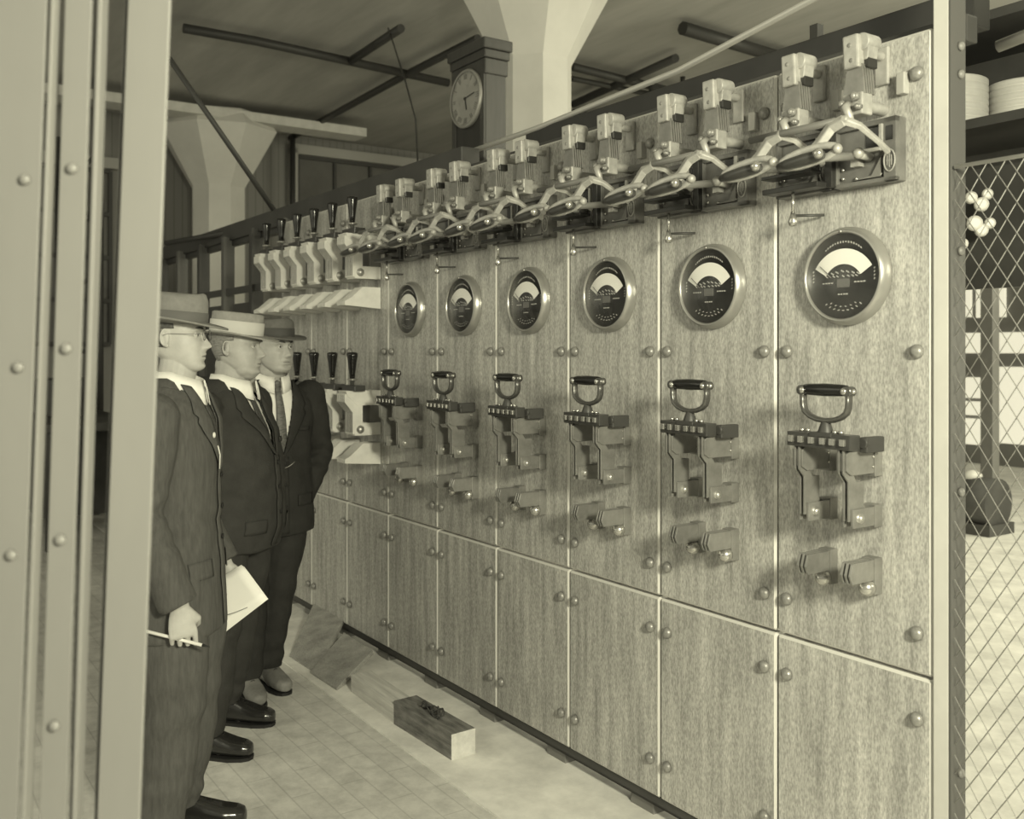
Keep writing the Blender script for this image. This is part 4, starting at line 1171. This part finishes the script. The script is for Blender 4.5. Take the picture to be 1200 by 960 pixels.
# man 1's pencil and papers
R1m = Matrix.Translation(L1) @ Matrix.Rotation(math.atan2(.05, 1)+PI/2, 4, 'Z')
pa, pb_ = Vector((-.225, .045, .775)), Vector((-.205, -.155, .712))
pa = R1m @ Vector((-.232, .035, .768)); pb_ = R1m @ Vector((-.225, -.165, .712))
dd = (pb_-pa).normalized()
o = MB().cyl((0, 0, 0), (pb_-pa)*.88, .0052, n=8).obj('pencil', porcelain); o.location = pa
MB().cyl((pb_-pa)*.88, (pb_-pa), .0052, .0008, n=8).obj('pencil_tip', sole_m, o)
tag(o, 'white pencil held in the right hand of the nearest person', 'pencil')
Yq = 3.26
c4 = [W(240, 688, Yq), W(252, 748, Yq-.03), W(311, 700, Yq-.03), W(282, 663, Yq)]
c4 = [W(222, 700, Yq+.02), W(250, 747, Yq-.02), W(311, 700, Yq-.02), W(283, 662, Yq+.02)]
o = None
pr_ = empty('paper_sheets', c4[1], 0, 'white paper sheets held beside the nearest person\'s jacket hem', 'papers')
for k_ in range(3):
    b = MB(); off = Vector((.004*k_, .0035*k_, -.004*k_)); N_ = 6
    V = []
    for i in range(N_+1):
        row = []
        for j in range(N_+1):
            u, v = i/N_, j/N_
            pnt = (c4[0]*(1-u)+c4[3]*u)*(1-v)+(c4[1]*(1-u)+c4[2]*u)*v+off-c4[1]
            pnt.y += .008*math.sin(PI*u)*(1-v*.5)
            row.append(b.bm.verts.new(pnt))
        V.append(row)
    for i in range(N_):
        for j in range(N_): f_ = b.bm.faces.new((V[i][j], V[i+1][j], V[i+1][j+1], V[i][j+1])); f_.smooth = True
    o = b.obj('sheet', paper_m, pr_); mm = o.modifiers.new('s', 'SOLIDIFY'); mm.thickness = .0008
b = MB(); b.tube([W(262, 722, Yq-.033)-c4[1], W(275, 718, Yq-.034)-c4[1], W(290, 712, Yq-.034)-c4[1]], .0012, 5); b.tube([W(262, 690, Yq-.02)-c4[1], W(266, 697, Yq-.02)-c4[1], W(262, 700, Yq-.02)-c4[1]], .0012, 5)
b.obj('pen_marks', steel_mid, pr_)

# --- man 2
P2 = dict(S=1.0, hy=.012, fat=1.0, head_yaw=.20, hs=1.06, arms=[
    dict(sh=(-.20, .01, 1.37), el=(-.275, .10, 1.10), wr=(-.16, -.05, .93), d=(.8, -.2, -.5), n=(0, -.9, 0), right=True, cuff=1.0),
    dict(sh=(.20, .01, 1.37), el=(.285, .06, 1.10), wr=(.16, -.05, .93), d=(-.8, -.2, -.5), n=(0, -.9, 0), right=False, cuff=1.0)],
    legs=[[(-.10, 0, .88), (-.12, -.015, .68), (-.14, -.01, .48), (-.15, .0, .30), (-.165, .03, .085)], [(.10, 0, .88), (.12, .02, .68), (.14, .06, .48), (.15, .09, .30), (.165, .13, .085)]],
    feet=[(-.165, .02, .10), (.165, .10, .12)], skin=skin2, hair=hair_l, suit=suit2, trousers=suit2, tie=tie_m, shoe=leather, hem=.80, vz=1.17, vw=.070,
    hat=dict(felt=felt2, ribbon=felt2d, h=.092, brim=.062, band=.058, crease=False, flat=True, tilt=.10))
L2 = Vector(((272-600)/F*3.98, 3.98, 0))
m2, MH2, _, _ = person(L2, (1, -.25), 'person in dark suit and flat-topped pale-banded hat, profile right, in the middle', P2)
# --- man 3
P3 = dict(S=1.0, fat=.25, head_yaw=.38, hs=1.05, arms=[
    dict(sh=(-.195, .01, 1.38), el=(-.25, .06, 1.10), wr=(-.15, -.02, .90), d=(.8, -.1, -.5), n=(0, -.9, 0), right=True, cuff=1.0),
    dict(sh=(.195, .01, 1.38), el=(.27, .05, 1.10), wr=(.15, -.02, .89), d=(-.8, -.1, -.5), n=(0, -.9, 0), right=False, cuff=1.0)],
    legs=[[(-.10, 0, .88), (-.125, -.010, .68), (-.125, -.05, .48), (-.13, -.06, .30), (-.135, -.05, .085)], [(.075, 0, .88), (.055, -.02, .68), (.03, -.01, .48), (.005, .0, .30), (-.01, .03, .085)]],
    feet=[(-.135, -.07, -.05), (-.005, .03, .12)], skin=skin2, hair=hair_m, suit=suit3, trousers=suit3, tie=tie3_m, shoe=leather_b, hem=.74, vz=1.10, vw=.085,
    hat=dict(felt=felt3, ribbon=felt3d, h=.095, brim=.055, band=.045, tilt=.02))
L3 = Vector(((318-600)/F*4.62, 4.62, 0))
m3, MH3, srf3, jk3 = person(L3, (.55, -.83), 'person in black suit and dark hat, face and tie visible, farthest of the three', P3)
b = MB(); pts = []
for j in range(13):
    f = j/12; x = -.055+.11*f; pts.append(srf3(x, 1.085-.035*math.sin(PI*f)+.02*(1-f), .014))
b.tube(pts, .0022, 6).obj('watch_chain', nickel, m3)

# ================================================================== LIGHT, WORLD, CAMERA
def area(name, loc, target, size, power, col=(1, .965, .72), sy=None):
    l = bpy.data.lights.new(name, 'AREA'); l.energy = power; l.color = col; l.size = size
    if sy: l.shape = 'RECTANGLE'; l.size_y = sy
    o = bpy.data.objects.new(name, l); COL.objects.link(o); o.location = loc
    o.rotation_euler = (Vector(target)-Vector(loc)).to_track_quat('-Z', 'Y').to_euler()
    return o
area('key_lamp', (1.25, -.45, 2.35), (.9, 2.8, 1.3), .45, 150)
area('daylight_fill_left', bt(-3, -4.8, 3.0), bt(-5, 2, 1.5), 5.0, 40, sy=2.4)  # added fill from the open side, no window built there
area('daylight_fill_back', bt(2.5, 8.5, 3.2), bt(-4.0, 3.0, 2.4), 4.0, 270, sy=2.6)  # added fill for daylight behind the board, aimed at the column
area('overhead_fill_back', bt(-1, 5.0, 4.85), bt(-1, 5.0, 0), 3.0, 110, sy=3)  # added overhead fill to brighten the background, no opening in the ceiling
w = bpy.data.worlds.new('world'); SC.world = w; w.use_nodes = True
bg = w.node_tree.nodes['Background']; bg.inputs[0].default_value = (1, .965, .74, 1); bg.inputs[1].default_value = .34

cam = bpy.data.cameras.new('camera'); co = bpy.data.objects.new('camera', cam); COL.objects.link(co)
co.location = (0, 0, H); co.rotation_euler = (PI/2, 0, 0)
cam.sensor_width = 36; cam.lens = 36*F/1200; cam.shift_y = -68/1200
cam.dof.use_dof = True; cam.dof.focus_distance = 3.3; cam.dof.aperture_fstop = 4.0
cam.clip_start = .05
SC.camera = co
SC.view_settings.view_transform = 'Standard'; SC.view_settings.look = 'None'
SC.view_settings.exposure = .25; SC.view_settings.gamma = 1; SC.view_settings.use_curve_mapping = False
